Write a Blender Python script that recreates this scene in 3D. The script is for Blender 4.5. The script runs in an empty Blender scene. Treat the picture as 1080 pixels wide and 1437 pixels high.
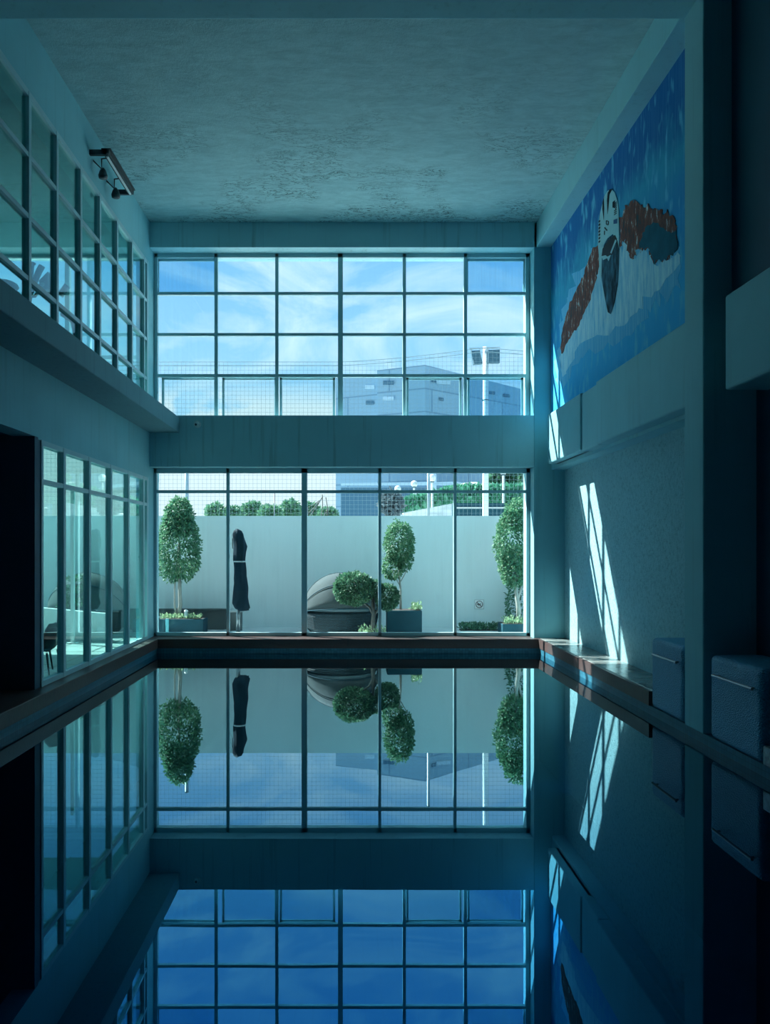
import bpy, math, random
from mathutils import Vector, Matrix
from mathutils.geometry import tessellate_polygon
random.seed(7)
S = bpy.context.scene
COL = S.collection
EYE = 1.583                      # eye height above the water (z = 0)
YF, YW = 11.72, 12.0             # inner face of the far wall, far glazing
XL, XP, XM, XW = -3.017, 2.87, 3.10, 3.30

# ------------------------------------------------------------------ helpers
def P(x, y, Y):
    """photograph pixel at depth Y -> point"""
    return Vector(((x - 488) / 1080 * Y, Y, EYE + (770 - y) / 1080 * Y))

class MB:
    def __init__(s): s.v = []; s.f = []
    def add(s, vs, fs):
        n = len(s.v); s.v += [tuple(v) for v in vs]; s.f += [tuple(i + n for i in f) for f in fs]; return s
    def box(s, a, b, rot=None, c=None):
        x0, y0, z0 = a; x1, y1, z1 = b
        vs = [Vector(p) for p in ((x0,y0,z0),(x1,y0,z0),(x1,y1,z0),(x0,y1,z0),(x0,y0,z1),(x1,y0,z1),(x1,y1,z1),(x0,y1,z1))]
        if rot is not None:
            c = Vector(c) if c is not None else (Vector(a) + Vector(b)) / 2
            vs = [rot @ (v - c) + c for v in vs]
        return s.add(vs, [(0,3,2,1),(4,5,6,7),(0,1,5,4),(1,2,6,5),(2,3,7,6),(3,0,4,7)])
    def tube(s, pts, r, n=8, cap=True):
        pts = [Vector(p) for p in pts]
        rs = r if isinstance(r, (list, tuple)) else [r] * len(pts)
        rings = []; up = None
        for i, p in enumerate(pts):
            d = (pts[min(i+1, len(pts)-1)] - pts[max(i-1, 0)]).normalized()
            if up is None:
                up = Vector((0,0,1)) if abs(d.z) < .9 else Vector((1,0,0))
            a = d.cross(up)
            if a.length < 1e-4: a = d.cross(Vector((0,1,0)))
            a.normalize(); b = a.cross(d).normalized(); up = b
            rings.append([p + (a*math.cos(t) + b*math.sin(t)) * rs[i] for t in (2*math.pi*k/n for k in range(n))])
        base = len(s.v); s.v += [tuple(v) for ring in rings for v in ring]
        for i in range(len(rings)-1):
            for k in range(n):
                s.f.append((base+i*n+k, base+i*n+(k+1)%n, base+(i+1)*n+(k+1)%n, base+(i+1)*n+k))
        if cap:
            s.f.append(tuple(base+k for k in reversed(range(n))))
            s.f.append(tuple(base+(len(rings)-1)*n+k for k in range(n)))
        return s
    def lathe(s, c, prof, n=24, a0=0, a1=2*math.pi, sx=1, sy=1):
        """prof: list of (r, z)"""
        full = abs(a1 - a0 - 2*math.pi) < 1e-6
        m = n if full else n + 1
        base = len(s.v)
        for r, z in prof:
            for k in range(m):
                t = a0 + (a1-a0)*k/n
                s.v.append((c[0]+r*math.cos(t)*sx, c[1]+r*math.sin(t)*sy, c[2]+z))
        for i in range(len(prof)-1):
            for k in range(n):
                k2 = (k+1) % m
                s.f.append((base+i*m+k, base+i*m+k2, base+(i+1)*m+k2, base+(i+1)*m+k))
        return s
    def ball(s, c, r, n=16, m=10, sx=1, sy=1, sz=1):
        prof = [(max(1e-4, r*math.sin(math.pi*i/m)), -r*sz*math.cos(math.pi*i/m)) for i in range(m+1)]
        return s.lathe(c, prof, n, sx=sx, sy=sy)
    def prism(s, pts, off):
        """polygon pts (3D, one plane) extruded by vector off"""
        n = len(pts); off = Vector(off)
        vs = [Vector(p) for p in pts] + [Vector(p) + off for p in pts]
        tr = tessellate_polygon([[Vector(p) for p in pts]])
        fs = [tuple(t) for t in tr] + [tuple(i+n for i in reversed(t)) for t in tr] + [(i, n+i, n+(i+1)%n, (i+1)%n) for i in range(n)]
        return s.add(vs, fs)
    def build(s, name, mat, parent=None, smooth=False, bevel=0, seg=2, sub=0):
        off = Vector((0,0,0)); p = parent
        while p is not None: off += p.location; p = p.parent
        me = bpy.data.meshes.new(name)
        me.from_pydata([tuple(Vector(v) - off) for v in s.v], [], s.f)
        me.validate(); me.update()
        import bmesh
        bm = bmesh.new(); bm.from_mesh(me)
        bmesh.ops.recalc_face_normals(bm, faces=bm.faces); bm.to_mesh(me); bm.free()
        if mat: me.materials.append(mat)
        if smooth:
            for q in me.polygons: q.use_smooth = True
        o = bpy.data.objects.new(name, me); COL.objects.link(o); o.parent = parent
        if bevel:
            b = o.modifiers.new('bevel', 'BEVEL'); b.width = bevel; b.segments = seg; b.limit_method = 'ANGLE'
        if sub:
            b = o.modifiers.new('subdiv', 'SUBSURF'); b.levels = sub; b.render_levels = sub
        return o

def tag(o, label=None, cat=None, group=None, kind=None):
    if label: o['label'] = label
    if cat: o['category'] = cat
    if group: o['group'] = group
    if kind: o['kind'] = kind
    return o
def thing(name, loc, label, cat, group=None):
    o = bpy.data.objects.new(name, None); COL.objects.link(o); o.location = loc
    o.empty_display_size = .1
    return tag(o, label, cat, group)
def struct(mb, name, mat, **k):
    return tag(mb.build(name, mat, **k), kind='structure')
def sroot(name, loc=(0,0,0)):
    o = bpy.data.objects.new(name, None); COL.objects.link(o); o.location = loc; o['kind'] = 'structure'; return o
def copy_tree(o, parent=None):
    c = o.copy(); COL.objects.link(c); c.parent = parent
    for ch in list(o.children): copy_tree(ch, c)
    return c
def leaves(n, shape, size, seed=1, hang=.5):
    """shape(rng)->(point, outward). Folded leaf blades."""
    rng = random.Random(seed); m = MB()
    for _ in range(n):
        p, out = shape(rng); p = Vector(p); out = Vector(out)
        d = (out*.7 + Vector((rng.gauss(0,.5), rng.gauss(0,.5), rng.gauss(-hang,.5)))).normalized()
        w = d.cross(Vector((rng.gauss(0,1), rng.gauss(0,1), rng.gauss(0,1)))).normalized()
        nn = w.cross(d); L = size*rng.uniform(.7,1.3); W = L*.3
        m.add([p, p+d*L*.45+w*W+nn*W*.35, p+d*L, p+d*L*.45-w*W+nn*W*.35], [(0,1,2),(0,2,3)])
    return m
def blob(c, rx, ry, rz, lump=.12, inner=.72, pw=2.0, taper=0.0):
    c = Vector(c)
    def f(rng):
        d = Vector((rng.gauss(0,1), rng.gauss(0,1), rng.gauss(0,1))).normalized()
        q = (abs(d.x)**pw + abs(d.y)**pw + abs(d.z)**pw) ** (-1/pw)
        k = q * (inner + (1-inner)*rng.random()**.6)
        k *= 1 + lump*math.sin(d.x*7+c.x*3)*math.cos(d.z*6+d.y*5+c.y)
        z = d.z*k
        t = 1 - taper*z
        return (c.x+d.x*k*rx*t, c.y+d.y*k*ry*t, c.z+z*rz), d
    return f

# ------------------------------------------------------------------ materials
def newmat(name):
    m = bpy.data.materials.new(name); m.use_nodes = True
    nt = m.node_tree; nt.nodes.clear()
    out = nt.nodes.new('ShaderNodeOutputMaterial')
    return m, nt, out
def N(nt, t, **kw):
    n = nt.nodes.new(t)
    for k, v in kw.items():
        if k.startswith('i_'):
            key = k[2:]; key = int(key) if key.isdigit() else key.replace('_', ' ')
            n.inputs[key].default_value = v
        else: setattr(n, k, v)
    return n
def coords(nt, scale=(1,1,1)):
    g = N(nt, 'ShaderNodeNewGeometry')
    mp = N(nt, 'ShaderNodeMapping'); mp.inputs['Scale'].default_value = scale
    nt.links.new(g.outputs['Position'], mp.inputs['Vector']); return mp.outputs['Vector']
def noise(nt, vec, scale, detail=4, rough=.55, dist=0):
    n = N(nt, 'ShaderNodeTexNoise'); n.inputs['Scale'].default_value = scale; n.inputs['Detail'].default_value = detail
    n.inputs['Roughness'].default_value = rough; n.inputs['Distortion'].default_value = dist
    nt.links.new(vec, n.inputs['Vector']); return n.outputs['Fac']
def ramp(nt, fac, stops):
    r = N(nt, 'ShaderNodeValToRGB'); e = r.color_ramp.elements
    while len(e) < len(stops): e.new(.5)
    for k, (p, c) in enumerate(stops):
        e[k].position = p; e[k].color = (*c, 1) if not isinstance(c, (int, float)) else (c, c, c, 1)
    nt.links.new(fac, r.inputs['Fac']); return r.outputs['Color']
def mix(nt, fac, a, b, mode='MIX'):
    m = N(nt, 'ShaderNodeMix', data_type='RGBA', blend_type=mode)
    for s, v in ((0, fac), (6, a), (7, b)):
        if isinstance(v, (int, float)): m.inputs[s].default_value = v
        elif isinstance(v, tuple): m.inputs[s].default_value = (*v, 1)
        else: nt.links.new(v, m.inputs[s])
    return m.outputs[2]
def princ(nt, out, col, rough=.6, metal=0, spec=.5, bump=None, bs=.3, bd=.02):
    b = N(nt, 'ShaderNodeBsdfPrincipled')
    if isinstance(col, tuple): b.inputs['Base Color'].default_value = (*col, 1)
    else: nt.links.new(col, b.inputs['Base Color'])
    if isinstance(rough, (int, float)): b.inputs['Roughness'].default_value = rough
    else: nt.links.new(rough, b.inputs['Roughness'])
    b.inputs['Metallic'].default_value = metal; b.inputs['Specular IOR Level'].default_value = spec
    if bump is not None:
        bn = N(nt, 'ShaderNodeBump'); bn.inputs['Strength'].default_value = bs; bn.inputs['Distance'].default_value = bd
        nt.links.new(bump, bn.inputs['Height']); nt.links.new(bn.outputs['Normal'], b.inputs['Normal'])
    nt.links.new(b.outputs[0], out.inputs['Surface']); return b
def simple(name, col, rough=.6, metal=0, spec=.5, var=.15, scale=6, bs=.15):
    m, nt, out = newmat(name); v = coords(nt)
    n = noise(nt, v, scale)
    c = mix(nt, n, tuple(x*(1-var) for x in col), tuple(min(1, x*(1+var)) for x in col))
    princ(nt, out, c, rough, metal, spec, noise(nt, v, scale*8), bs, .004); return m

# painted plaster: faint blotches and vertical run marks
def paint_mat(name, col, streak=.25, rough=.75, bump=.15, blotch=.12, bscale=60):
    m, nt, out = newmat(name)
    a = noise(nt, coords(nt), 1.6, 6, .6)
    s = noise(nt, coords(nt, (7, 7, .25)), 2.2, 5, .6)
    c = mix(nt, a, tuple(x*(1-blotch) for x in col), tuple(x*(1+blotch) for x in col))
    sf = ramp(nt, s, [(.56, 0.0), (.74, 1.0)])
    m1 = N(nt, 'ShaderNodeMath', operation='MULTIPLY'); nt.links.new(sf, m1.inputs[0]); m1.inputs[1].default_value = streak
    c = mix(nt, m1.outputs[0], c, tuple(x*.45 for x in col))
    princ(nt, out, c, rough, 0, .3, noise(nt, coords(nt), bscale, 5, .7), bump, .01)
    return m
WALLC = (.26, .57, .63)
M_wall = paint_mat('painted_plaster', WALLC)
M_beam = paint_mat('painted_beam', (.42, .69, .74), .5)
M_stucco, nt, out = newmat('rough_stucco')
f = noise(nt, coords(nt), 28, 6, .75)
c = ramp(nt, f, [(.30, (.18, .38, .43)), (.46, (.34, .62, .68)), (.75, (.44, .74, .79))])
princ(nt, out, c, .85, 0, .2, f, .9, .03)
M_ceil, nt, out = newmat('stained_ceiling')
v = coords(nt)
a = noise(nt, coords(nt, (1, .9, 1)), 2.2, 8, .65)
c = mix(nt, a, (.26, .46, .49), (.42, .67, .69))
fl = noise(nt, coords(nt, (2.2, 6, 1)), 1.7, 8, .72, .6)
c = mix(nt, ramp(nt, fl, [(.35, .55), (.6, 0.0)]), c, (.20, .36, .39))
# thin flaking cracks gathered in patches near the far edge
ck = N(nt, 'ShaderNodeTexNoise'); ck.inputs['Scale'].default_value = 3.2; ck.inputs['Detail'].default_value = 9; ck.inputs['Roughness'].default_value = .68; ck.inputs['Distortion'].default_value = 1.6
nt.links.new(coords(nt, (1.0, 2.6, 1)), ck.inputs['Vector'])
cr = ramp(nt, ck.outputs['Fac'], [(.478, 0.0), (.494, 1.0), (.506, 1.0), (.522, 0.0)])
pm = ramp(nt, noise(nt, v, .9, 3), [(.46, 0.0), (.56, 1.0)])
g = N(nt, 'ShaderNodeSeparateXYZ'); ge = N(nt, 'ShaderNodeNewGeometry'); nt.links.new(ge.outputs['Position'], g.inputs[0])
mr = N(nt, 'ShaderNodeMapRange'); mr.inputs['From Min'].default_value = 7.6; mr.inputs['From Max'].default_value = 10.6
nt.links.new(g.outputs['Y'], mr.inputs['Value'])
k = mix(nt, 1.0, cr, pm, 'MULTIPLY'); k = mix(nt, 1.0, k, mr.outputs[0], 'MULTIPLY')
k2 = mix(nt, 1.0, (0.0,0.0,0.0), k)
c = mix(nt, k2, c, (.02, .05, .05))
princ(nt, out, c, .8, 0, .3, noise(nt, v, 30, 6, .7), .35, .02)

M_frame = simple('painted_aluminium', (.42, .64, .68), .45, 0, .5, .1, 3)
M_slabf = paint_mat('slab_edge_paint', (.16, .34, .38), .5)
M_dark = paint_mat('painted_shade_navy', (.035, .12, .18), .2, .6)  # shade of the unlit passage, near-bay and back walls, put into the colour
M_coping, nt, out = newmat('brown_stone_coping')
br = N(nt, 'ShaderNodeTexBrick'); br.offset = 0; br.squash = 1
br.inputs['Color1'].default_value = (.105, .05, .042, 1); br.inputs['Color2'].default_value = (.085, .062, .055, 1); br.inputs['Mortar'].default_value = (.03, .03, .03, 1)
br.inputs['Scale'].default_value = 1; br.inputs['Mortar Size'].default_value = .006; br.inputs['Brick Width'].default_value = 60; br.inputs['Row Height'].default_value = .5
sw = N(nt, 'ShaderNodeMapping'); sw.inputs['Rotation'].default_value = (0, 0, 0)
nt.links.new(coords(nt), sw.inputs[0]); nt.links.new(sw.outputs[0], br.inputs['Vector'])
c = mix(nt, noise(nt, coords(nt), 9, 6), br.outputs['Color'], (.09, .075, .075))
princ(nt, out, c, .4, 0, .25, noise(nt, coords(nt), 25, 5), .2, .01)
M_slate, nt, out = newmat('wet_slate_ledge')
c = mix(nt, ramp(nt, noise(nt, coords(nt), 4, 7, .7), [(.4, 0.0), (.62, 1.0)]), (.10, .12, .12), (.36, .40, .38))
princ(nt, out, c, .22, 0, .6, noise(nt, coords(nt), 14, 6), .3, .02)

def tile_mat(name, c1, c2, grout, size, rough=.25, axis='xy', spec=.5):
    m, nt, out = newmat(name)
    b = N(nt, 'ShaderNodeTexBrick'); b.offset = 0
    b.inputs['Color1'].default_value = (*c1, 1); b.inputs['Color2'].default_value = (*c2, 1); b.inputs['Mortar'].default_value = (*grout, 1)
    b.inputs['Scale'].default_value = 1; b.inputs['Brick Width'].default_value = size; b.inputs['Row Height'].default_value = size
    b.inputs['Mortar Size'].default_value = size*.04; b.inputs['Bias'].default_value = 0
    mp = N(nt, 'ShaderNodeCombineXYZ'); sp = N(nt, 'ShaderNodeSeparateXYZ'); ge = N(nt, 'ShaderNodeNewGeometry')
    nt.links.new(ge.outputs['Position'], sp.inputs[0])
    if axis == 'wall':
        ad = N(nt, 'ShaderNodeMath', operation='ADD'); nt.links.new(sp.outputs['X'], ad.inputs[0]); nt.links.new(sp.outputs['Y'], ad.inputs[1])
        nt.links.new(ad.outputs[0], mp.inputs[0]); nt.links.new(sp.outputs['Z'], mp.inputs[1])
    else:
        nt.links.new(sp.outputs['X'], mp.inputs[0]); nt.links.new(sp.outputs['Y'], mp.inputs[1])
    nt.links.new(mp.outputs[0], b.inputs['Vector'])
    princ(nt, out, b.outputs['Color'], rough, 0, spec); return m
M_tile = tile_mat('blue_pool_mosaic', (.03, .14, .20), (.045, .19, .26), (.02, .08, .12), .045, .4, 'wall', .15)
M_basin = tile_mat('deep_pool_tile', (.004, .03, .055), (.006, .04, .07), (.003, .02, .03), .12, .3)
M_deck = tile_mat('terrace_tile', (.42, .52, .52), (.48, .58, .57), (.2, .26, .26), .6, .3)
M_ground = simple('garden_concrete', (.50, .56, .55), .8, var=.1)
M_gwall, nt, out = newmat('garden_wall_render')
a = noise(nt, coords(nt), .8, 5, .6)
c = mix(nt, a, (.66, .76, .78), (.78, .86, .88))
lines = noise(nt, coords(nt, (1, 1, .2)), 5, 4)
c = mix(nt, ramp(nt, lines, [(.55, 0.0), (.75, .25)]), c, (.50, .60, .62))
princ(nt, out, c, .8, 0, .2, noise(nt, coords(nt), 40, 4), .15, .01)

def schlick(nt, r0, boost=1.0):
    lw = N(nt, 'ShaderNodeLayerWeight'); lw.inputs['Blend'].default_value = .5
    pw = N(nt, 'ShaderNodeMath', operation='POWER'); pw.inputs[1].default_value = 5; nt.links.new(lw.outputs['Facing'], pw.inputs[0])
    ma = N(nt, 'ShaderNodeMath', operation='MULTIPLY_ADD'); ma.use_clamp = True
    ma.inputs[1].default_value = (1-r0)*boost; ma.inputs[2].default_value = r0*boost; nt.links.new(pw.outputs[0], ma.inputs[0]); return ma
def glass_mat(name, tint, ior=1.5, rcol=(1,1,1), boost=1.0, dirt=.0):
    m, nt, out = newmat(name)
    t = N(nt, 'ShaderNodeBsdfTransparent'); t.inputs[0].default_value = (*tint, 1)
    g = N(nt, 'ShaderNodeBsdfGlossy'); g.inputs['Color'].default_value = (*rcol, 1); g.inputs['Roughness'].default_value = 0
    mu = schlick(nt, ((ior-1)/(ior+1))**2, boost)
    mx = N(nt, 'ShaderNodeMixShader'); nt.links.new(mu.outputs[0], mx.inputs[0]); nt.links.new(t.outputs[0], mx.inputs[1]); nt.links.new(g.outputs[0], mx.inputs[2])
    last = mx
    if dirt:
        d = N(nt, 'ShaderNodeBsdfDiffuse'); d.inputs[0].default_value = (.6, .8, .85, 1)
        st = ramp(nt, noise(nt, coords(nt, (14, 14, .4)), 2.5, 5), [(.4, 0.0), (.8, dirt)])
        m2 = N(nt, 'ShaderNodeMixShader'); nt.links.new(st, m2.inputs[0]); nt.links.new(mx.outputs[0], m2.inputs[1]); nt.links.new(d.outputs[0], m2.inputs[2]); last = m2
    nt.links.new(last.outputs[0], out.inputs['Surface']); return m
M_glass = glass_mat('clear_glazing', (.90, .96, .97), 1.35, dirt=.015)
M_glassd = glass_mat('tinted_glazing', (.66, .84, .93), 1.4, dirt=.08)
M_glassl = glass_mat('green_side_glazing', (.58, .82, .80), 1.5, (.85, .97, .97), 1.1)

M_water, nt, out = newmat('still_pool_water')
t = N(nt, 'ShaderNodeBsdfTransparent'); t.inputs[0].default_value = (.06, .28, .42, 1)
g = N(nt, 'ShaderNodeBsdfGlossy'); g.inputs['Roughness'].default_value = 0
lwt = N(nt, 'ShaderNodeLayerWeight'); lwt.inputs['Blend'].default_value = .5
nt.links.new(ramp(nt, lwt.outputs['Facing'], [(.40, (.03, .44, .95)), (.60, (.22, .68, 1.0)), (.74, (.62, .90, 1.0)), (.9, (.9, 1, 1))]), g.inputs['Color'])
bn = N(nt, 'ShaderNodeBump'); bn.inputs['Strength'].default_value = .02; bn.inputs['Distance'].default_value = .01
nt.links.new(noise(nt, coords(nt), 1.3, 2), bn.inputs['Height']); nt.links.new(bn.outputs[0], g.inputs['Normal'])
fr = schlick(nt, .28)
mx = N(nt, 'ShaderNodeMixShader'); nt.links.new(fr.outputs[0], mx.inputs[0]); nt.links.new(t.outputs[0], mx.inputs[1]); nt.links.new(g.outputs[0], mx.inputs[2])
nt.links.new(mx.outputs[0], out.inputs['Surface'])

def leaf_mat(name, c1, c2, tr=.35):
    m, nt, out = newmat(name)
    n = noise(nt, coords(nt), 14, 3)
    c = mix(nt, ramp(nt, n, [(.35, 0.0), (.65, 1.0)]), c1, c2)
    d = N(nt, 'ShaderNodeBsdfPrincipled'); nt.links.new(c, d.inputs['Base Color']); d.inputs['Roughness'].default_value = .5
    t = N(nt, 'ShaderNodeBsdfTranslucent'); nt.links.new(c, t.inputs[0])
    mx = N(nt, 'ShaderNodeMixShader'); mx.inputs[0].default_value = tr
    nt.links.new(d.outputs[0], mx.inputs[1]); nt.links.new(t.outputs[0], mx.inputs[2]); nt.links.new(mx.outputs[0], out.inputs['Surface']); return m
M_leaf = leaf_mat('ficus_leaves', (.035, .17, .10), (.20, .40, .22))
M_leafd = leaf_mat('topiary_leaves', (.02, .11, .075), (.14, .32, .18))
M_leafb = leaf_mat('distant_leaves', (.06, .22, .14), (.20, .40, .22), .2)
M_leafp = leaf_mat('dusky_leaves', (.08, .14, .17), (.22, .27, .28), .2)
M_gcover = leaf_mat('groundcover_leaves', (.16, .34, .18), (.42, .58, .36))
M_grass = leaf_mat('grass_blades', (.04, .25, .14), (.12, .42, .26), .2)
M_bark = simple('pale_bark', (.32, .34, .31), .8, var=.3, scale=12, bs=.5)
M_barkd = simple('dark_bark', (.10, .11, .10), .8, var=.3, scale=12, bs=.5)
M_planter = simple('dark_metal_planter', (.012, .065, .09), .7, 0, .2, var=.25)
M_soil = simple('planter_soil', (.05, .045, .04), .9)
M_cover = simple('black_umbrella_cover', (.006, .030, .048), .8, 0, .2, var=.5, scale=9, bs=.6)
M_strap = simple('pale_strap', (.5, .6, .62), .6)
M_steel = simple('brushed_steel', (.40, .48, .50), .35, .7)
M_white = simple('white_paint', (.72, .78, .78), .5)
M_canopy, nt, out = newmat('grey_canopy_fabric')
princ(nt, out, mix(nt, noise(nt, coords(nt), 3, 4), (.050, .075, .082), (.085, .115, .12)), .9, 0, .2, noise(nt, coords(nt), 30, 3), .2, .01)
M_rattan, nt, out = newmat('dark_rattan')
w = N(nt, 'ShaderNodeTexWave'); w.bands_direction = 'Z'; w.inputs['Scale'].default_value = 14; nt.links.new(coords(nt), w.inputs['Vector'])
princ(nt, out, mix(nt, w.outputs['Fac'], (.006, .02, .028), (.025, .05, .06)), .7, 0, .2, w.outputs['Fac'], .5, .01)
M_cush = simple('grey_cushion', (.16, .25, .28), .9)
M_wood, nt, out = newmat('dark_screen_boards')
w = N(nt, 'ShaderNodeTexWave'); w.wave_type = 'RINGS'; w.inputs['Scale'].default_value = 1.6; w.inputs['Distortion'].default_value = 3
nt.links.new(coords(nt), w.inputs['Vector'])
princ(nt, out, mix(nt, w.outputs['Fac'], (.05, .075, .08), (.11, .135, .135)), .6)
M_plastic = simple('dark_plastic', (.012, .03, .04), .4, var=.1)
M_machine = simple('slate_machine_plastic', (.02, .07, .10), .4, var=.2)
M_chrome = simple('dull_metal_bar', (.22, .26, .26), .3, .8)
M_globe = simple('white_globe', (.8, .85, .85), .3)
M_build, nt, out = newmat('blue_grey_cladding')
b = N(nt, 'ShaderNodeTexBrick'); b.offset = .5
b.inputs['Color1'].default_value = (.20, .36, .48, 1); b.inputs['Color2'].default_value = (.24, .40, .52, 1); b.inputs['Mortar'].default_value = (.13, .25, .35, 1)
b.inputs['Scale'].default_value = 1; b.inputs['Brick Width'].default_value = 5.5; b.inputs['Row Height'].default_value = 1.5; b.inputs['Mortar Size'].default_value = .05
sp = N(nt, 'ShaderNodeSeparateXYZ'); cb = N(nt, 'ShaderNodeCombineXYZ'); nt.links.new(coords(nt), sp.inputs[0])
nt.links.new(sp.outputs['X'], cb.inputs[0]); nt.links.new(sp.outputs['Z'], cb.inputs[1]); nt.links.new(cb.outputs[0], b.inputs['Vector'])
princ(nt, out, b.outputs['Color'], .5)
M_bglass = simple('dark_window_band', (.05, .14, .22), .15)
M_bband = simple('pale_cladding_band', (.38, .55, .66), .5)
M_roof = simple('roof_concrete', (.3, .35, .36), .8)
M_rock = simple('pale_rock', (.42, .45, .43), .9, var=.35, scale=2, bs=.5)
M_stone, nt, out = newmat('white_stone_wall')
vo = N(nt, 'ShaderNodeTexVoronoi'); vo.inputs['Scale'].default_value = 2.2; nt.links.new(coords(nt, (1,1,2)), vo.inputs['Vector'])
princ(nt, out, ramp(nt, vo.outputs['Distance'], [(.2, (.95, .97, .97)), (.85, (.6, .68, .68))]), .9)
M_net = simple('net_cord', (.22, .32, .35), .7)
M_block, nt, out = newmat('blue_grit_resin')
vo = N(nt, 'ShaderNodeTexVoronoi'); vo.inputs['Scale'].default_value = 95; nt.links.new(coords(nt), vo.inputs['Vector'])
c = mix(nt, noise(nt, coords(nt), 50, 4, .7), (.03, .22, .40), (.10, .50, .74))
princ(nt, out, c, .38, 0, .5, vo.outputs['Distance'], .9, .012)

# ------------------------------------------------------------------ setting: pool
H = lambda h: h + EYE
CT, CB = .222, .081                                    # coping top and underside
YP = 11.59
struct(MB().box((-2.9,-1.2,-1.7),(2.95,YP+.05,-1.6)), 'floor_pool', M_basin)
b = MB()
b.box((-3.0,-1.2,-1.6),(-2.87,YP+.1,-.06)); b.box((2.885,-1.2,-1.6),(3.0,YP+.1,-.06)); b.box((-2.87,YP+.01,-1.6),(2.885,YP+.1,-.06))
struct(b, 'wall_basin', M_basin)
b = MB()
b.box((-3.0,-1.2,-.06),(-2.875,YP+.1,CB)); b.box((2.88,-1.2,-.06),(3.28,YP+.1,CB+.004)); b.box((-2.875,YP+.005,-.06),(2.88,YP+.1,CB))
struct(b, 'trim_1', M_tile)['label'] = 'blue mosaic waterline band around the pool'
water = MB().add([(-2.875,-1.2,0),(2.88,-1.2,0),(2.88,YP+.005,0),(-2.875,YP+.005,0)], [(0,1,2,3)]).build('pool_water', M_water)
tag(water, 'still dark blue water filling the indoor pool like a mirror', 'water', kind='stuff')
b = MB(); b.box((-3.05,-1.2,CB),(-2.86,YP,CT)); b.box((-3.05,YP,CB),(2.87,YW+.02,CT))
struct(b, 'trim_2', M_coping, bevel=.008)['label'] = 'brown stone coping along the far and window sides of the pool'
b = MB(); b.box((XP,7.345,CB+.004),(2.905,YF+.05,CT))
struct(b, 'trim_3', M_coping)['label'] = 'brown stone coping edge under the stucco wall'
b = MB(); b.box((2.905,7.345,CB+.004),(3.32,YF+.05,CT+.004))
struct(b, 'trim_4', M_slate, bevel=.01)['label'] = 'wet slate ledge along the stucco wall'
b = MB(); b.box((XP,-1.2,CB+.004),(3.32,5.33,CT))
struct(b, 'trim_5', M_slate, bevel=.01)['label'] = 'slate ledge near the camera'

# ------------------------------------------------------------------ setting: shell
CZ = H(4.97)
struct(MB().box((XL-.3,-1.4,CZ),(4.0,12.3,CZ+.3)), 'ceiling', M_ceil)
# far wall: header, spandrel beam, sill, piers
b = MB()
b.box((XL-.02,YF,H(4.59)),(3.6,12.3,CZ))
b.box((XL-.02,YF,H(1.25)),(2.83,12.3,H(1.90))); b.box((XL-.02,YF,H(1.9)),(2.83,YF+.07,H(2.03)))
o = struct(b, 'wall_far', M_beam); 
b = MB(); b.box((2.83,YF,-.2),(3.75,12.3,CZ)); b.box((2.80,YW-.02,-.2),(2.84,12.3,CZ))
struct(b, 'wall_pier', M_wall, bevel=.012)
struct(MB().box((-3.2,YW-.03,-.3),(2.83,12.3,CT-.02)), 'wall_sill', M_gwall)
# left wall pieces (plane x = XL)
b = MB()
b.box((XL-.22,-1.4,H(4.31)),(XL,12.3,CZ))             # above the gym glazing
b.box((XL-.22,7.50,H(1.065)),(XL,12.3,H(1.77)))       # above the lower glazing
b.box((XL-.22,-1.4,H(1.086)),(XL,7.50,H(1.77)))
b.box((XL-.16,11.55,H(1.9)),(XL-.0,12.28,H(4.31)))
b.box((XL-.16,11.55,-.2),(XL-.0,12.28,H(1.065)))
b.box((XL-.22,-1.4,-.3),(XL-.03,11.6,CT-.02))
struct(b, 'wall_left', M_wall)
struct(MB().box((XL-.4,-1.2,H(1.763)),(-2.563,YF-.002,H(2.0))), 'trim_6', M_slabf, bevel=.01)['label'] = 'projecting slab edge under the gym windows'
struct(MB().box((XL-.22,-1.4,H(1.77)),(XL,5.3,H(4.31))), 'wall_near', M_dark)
# dark passage opening on the left
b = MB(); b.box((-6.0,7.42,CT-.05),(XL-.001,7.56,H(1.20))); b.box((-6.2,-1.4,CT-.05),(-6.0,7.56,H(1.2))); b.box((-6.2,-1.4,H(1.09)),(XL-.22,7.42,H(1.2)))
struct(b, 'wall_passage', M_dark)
struct(MB().box((-6.2,-1.4,.05),(-3.05,7.42,CT-.006)), 'floor_passage', M_coping)
# right wall
b = MB(); b.box((XW,6.3,-.3),(3.75,YF+.05,H(1.3)))
struct(b, 'wall_right', M_stucco)
b = MB(); b.box((XM,6.3,H(1.2)),(3.75,YF+.05,CZ))
struct(b, 'wall_upper', M_wall)
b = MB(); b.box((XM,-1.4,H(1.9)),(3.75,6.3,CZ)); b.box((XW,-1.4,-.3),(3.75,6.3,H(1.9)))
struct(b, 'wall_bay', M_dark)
b = MB(); b.box((XP,6.57,H(4.59)),(3.3,YF+.01,CZ-.0005))
struct(b, 'trim_7', M_wall, bevel=.008)['label'] = 'deep cornice beam above the mural'
b = MB(); b.box((2.95,9.78,H(1.253)),(3.2,11.38,H(1.98))); b.box((2.97,9.15,H(1.235)),(3.2,9.78,H(1.97))); b.box((2.945,6.5,H(1.24)),(3.31,9.15,H(1.985)))
b.box((3.05,9.15,H(1.253)),(3.31,11.38,H(1.7)))
struct(b, 'trim_8', M_wall, bevel=.018)['label'] = 'projecting box beam below the mural'
b = MB(); b.box((2.95,-1.2,H(1.24)),(3.298,6.03,H(1.98)))
struct(b, 'trim_9', M_wall, bevel=.02)['label'] = 'projecting box beam beside the camera'
struct(MB().box((XP,6.22,CB),(3.32,6.57,CZ)), 'wall_column', M_wall, bevel=.012)
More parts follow.
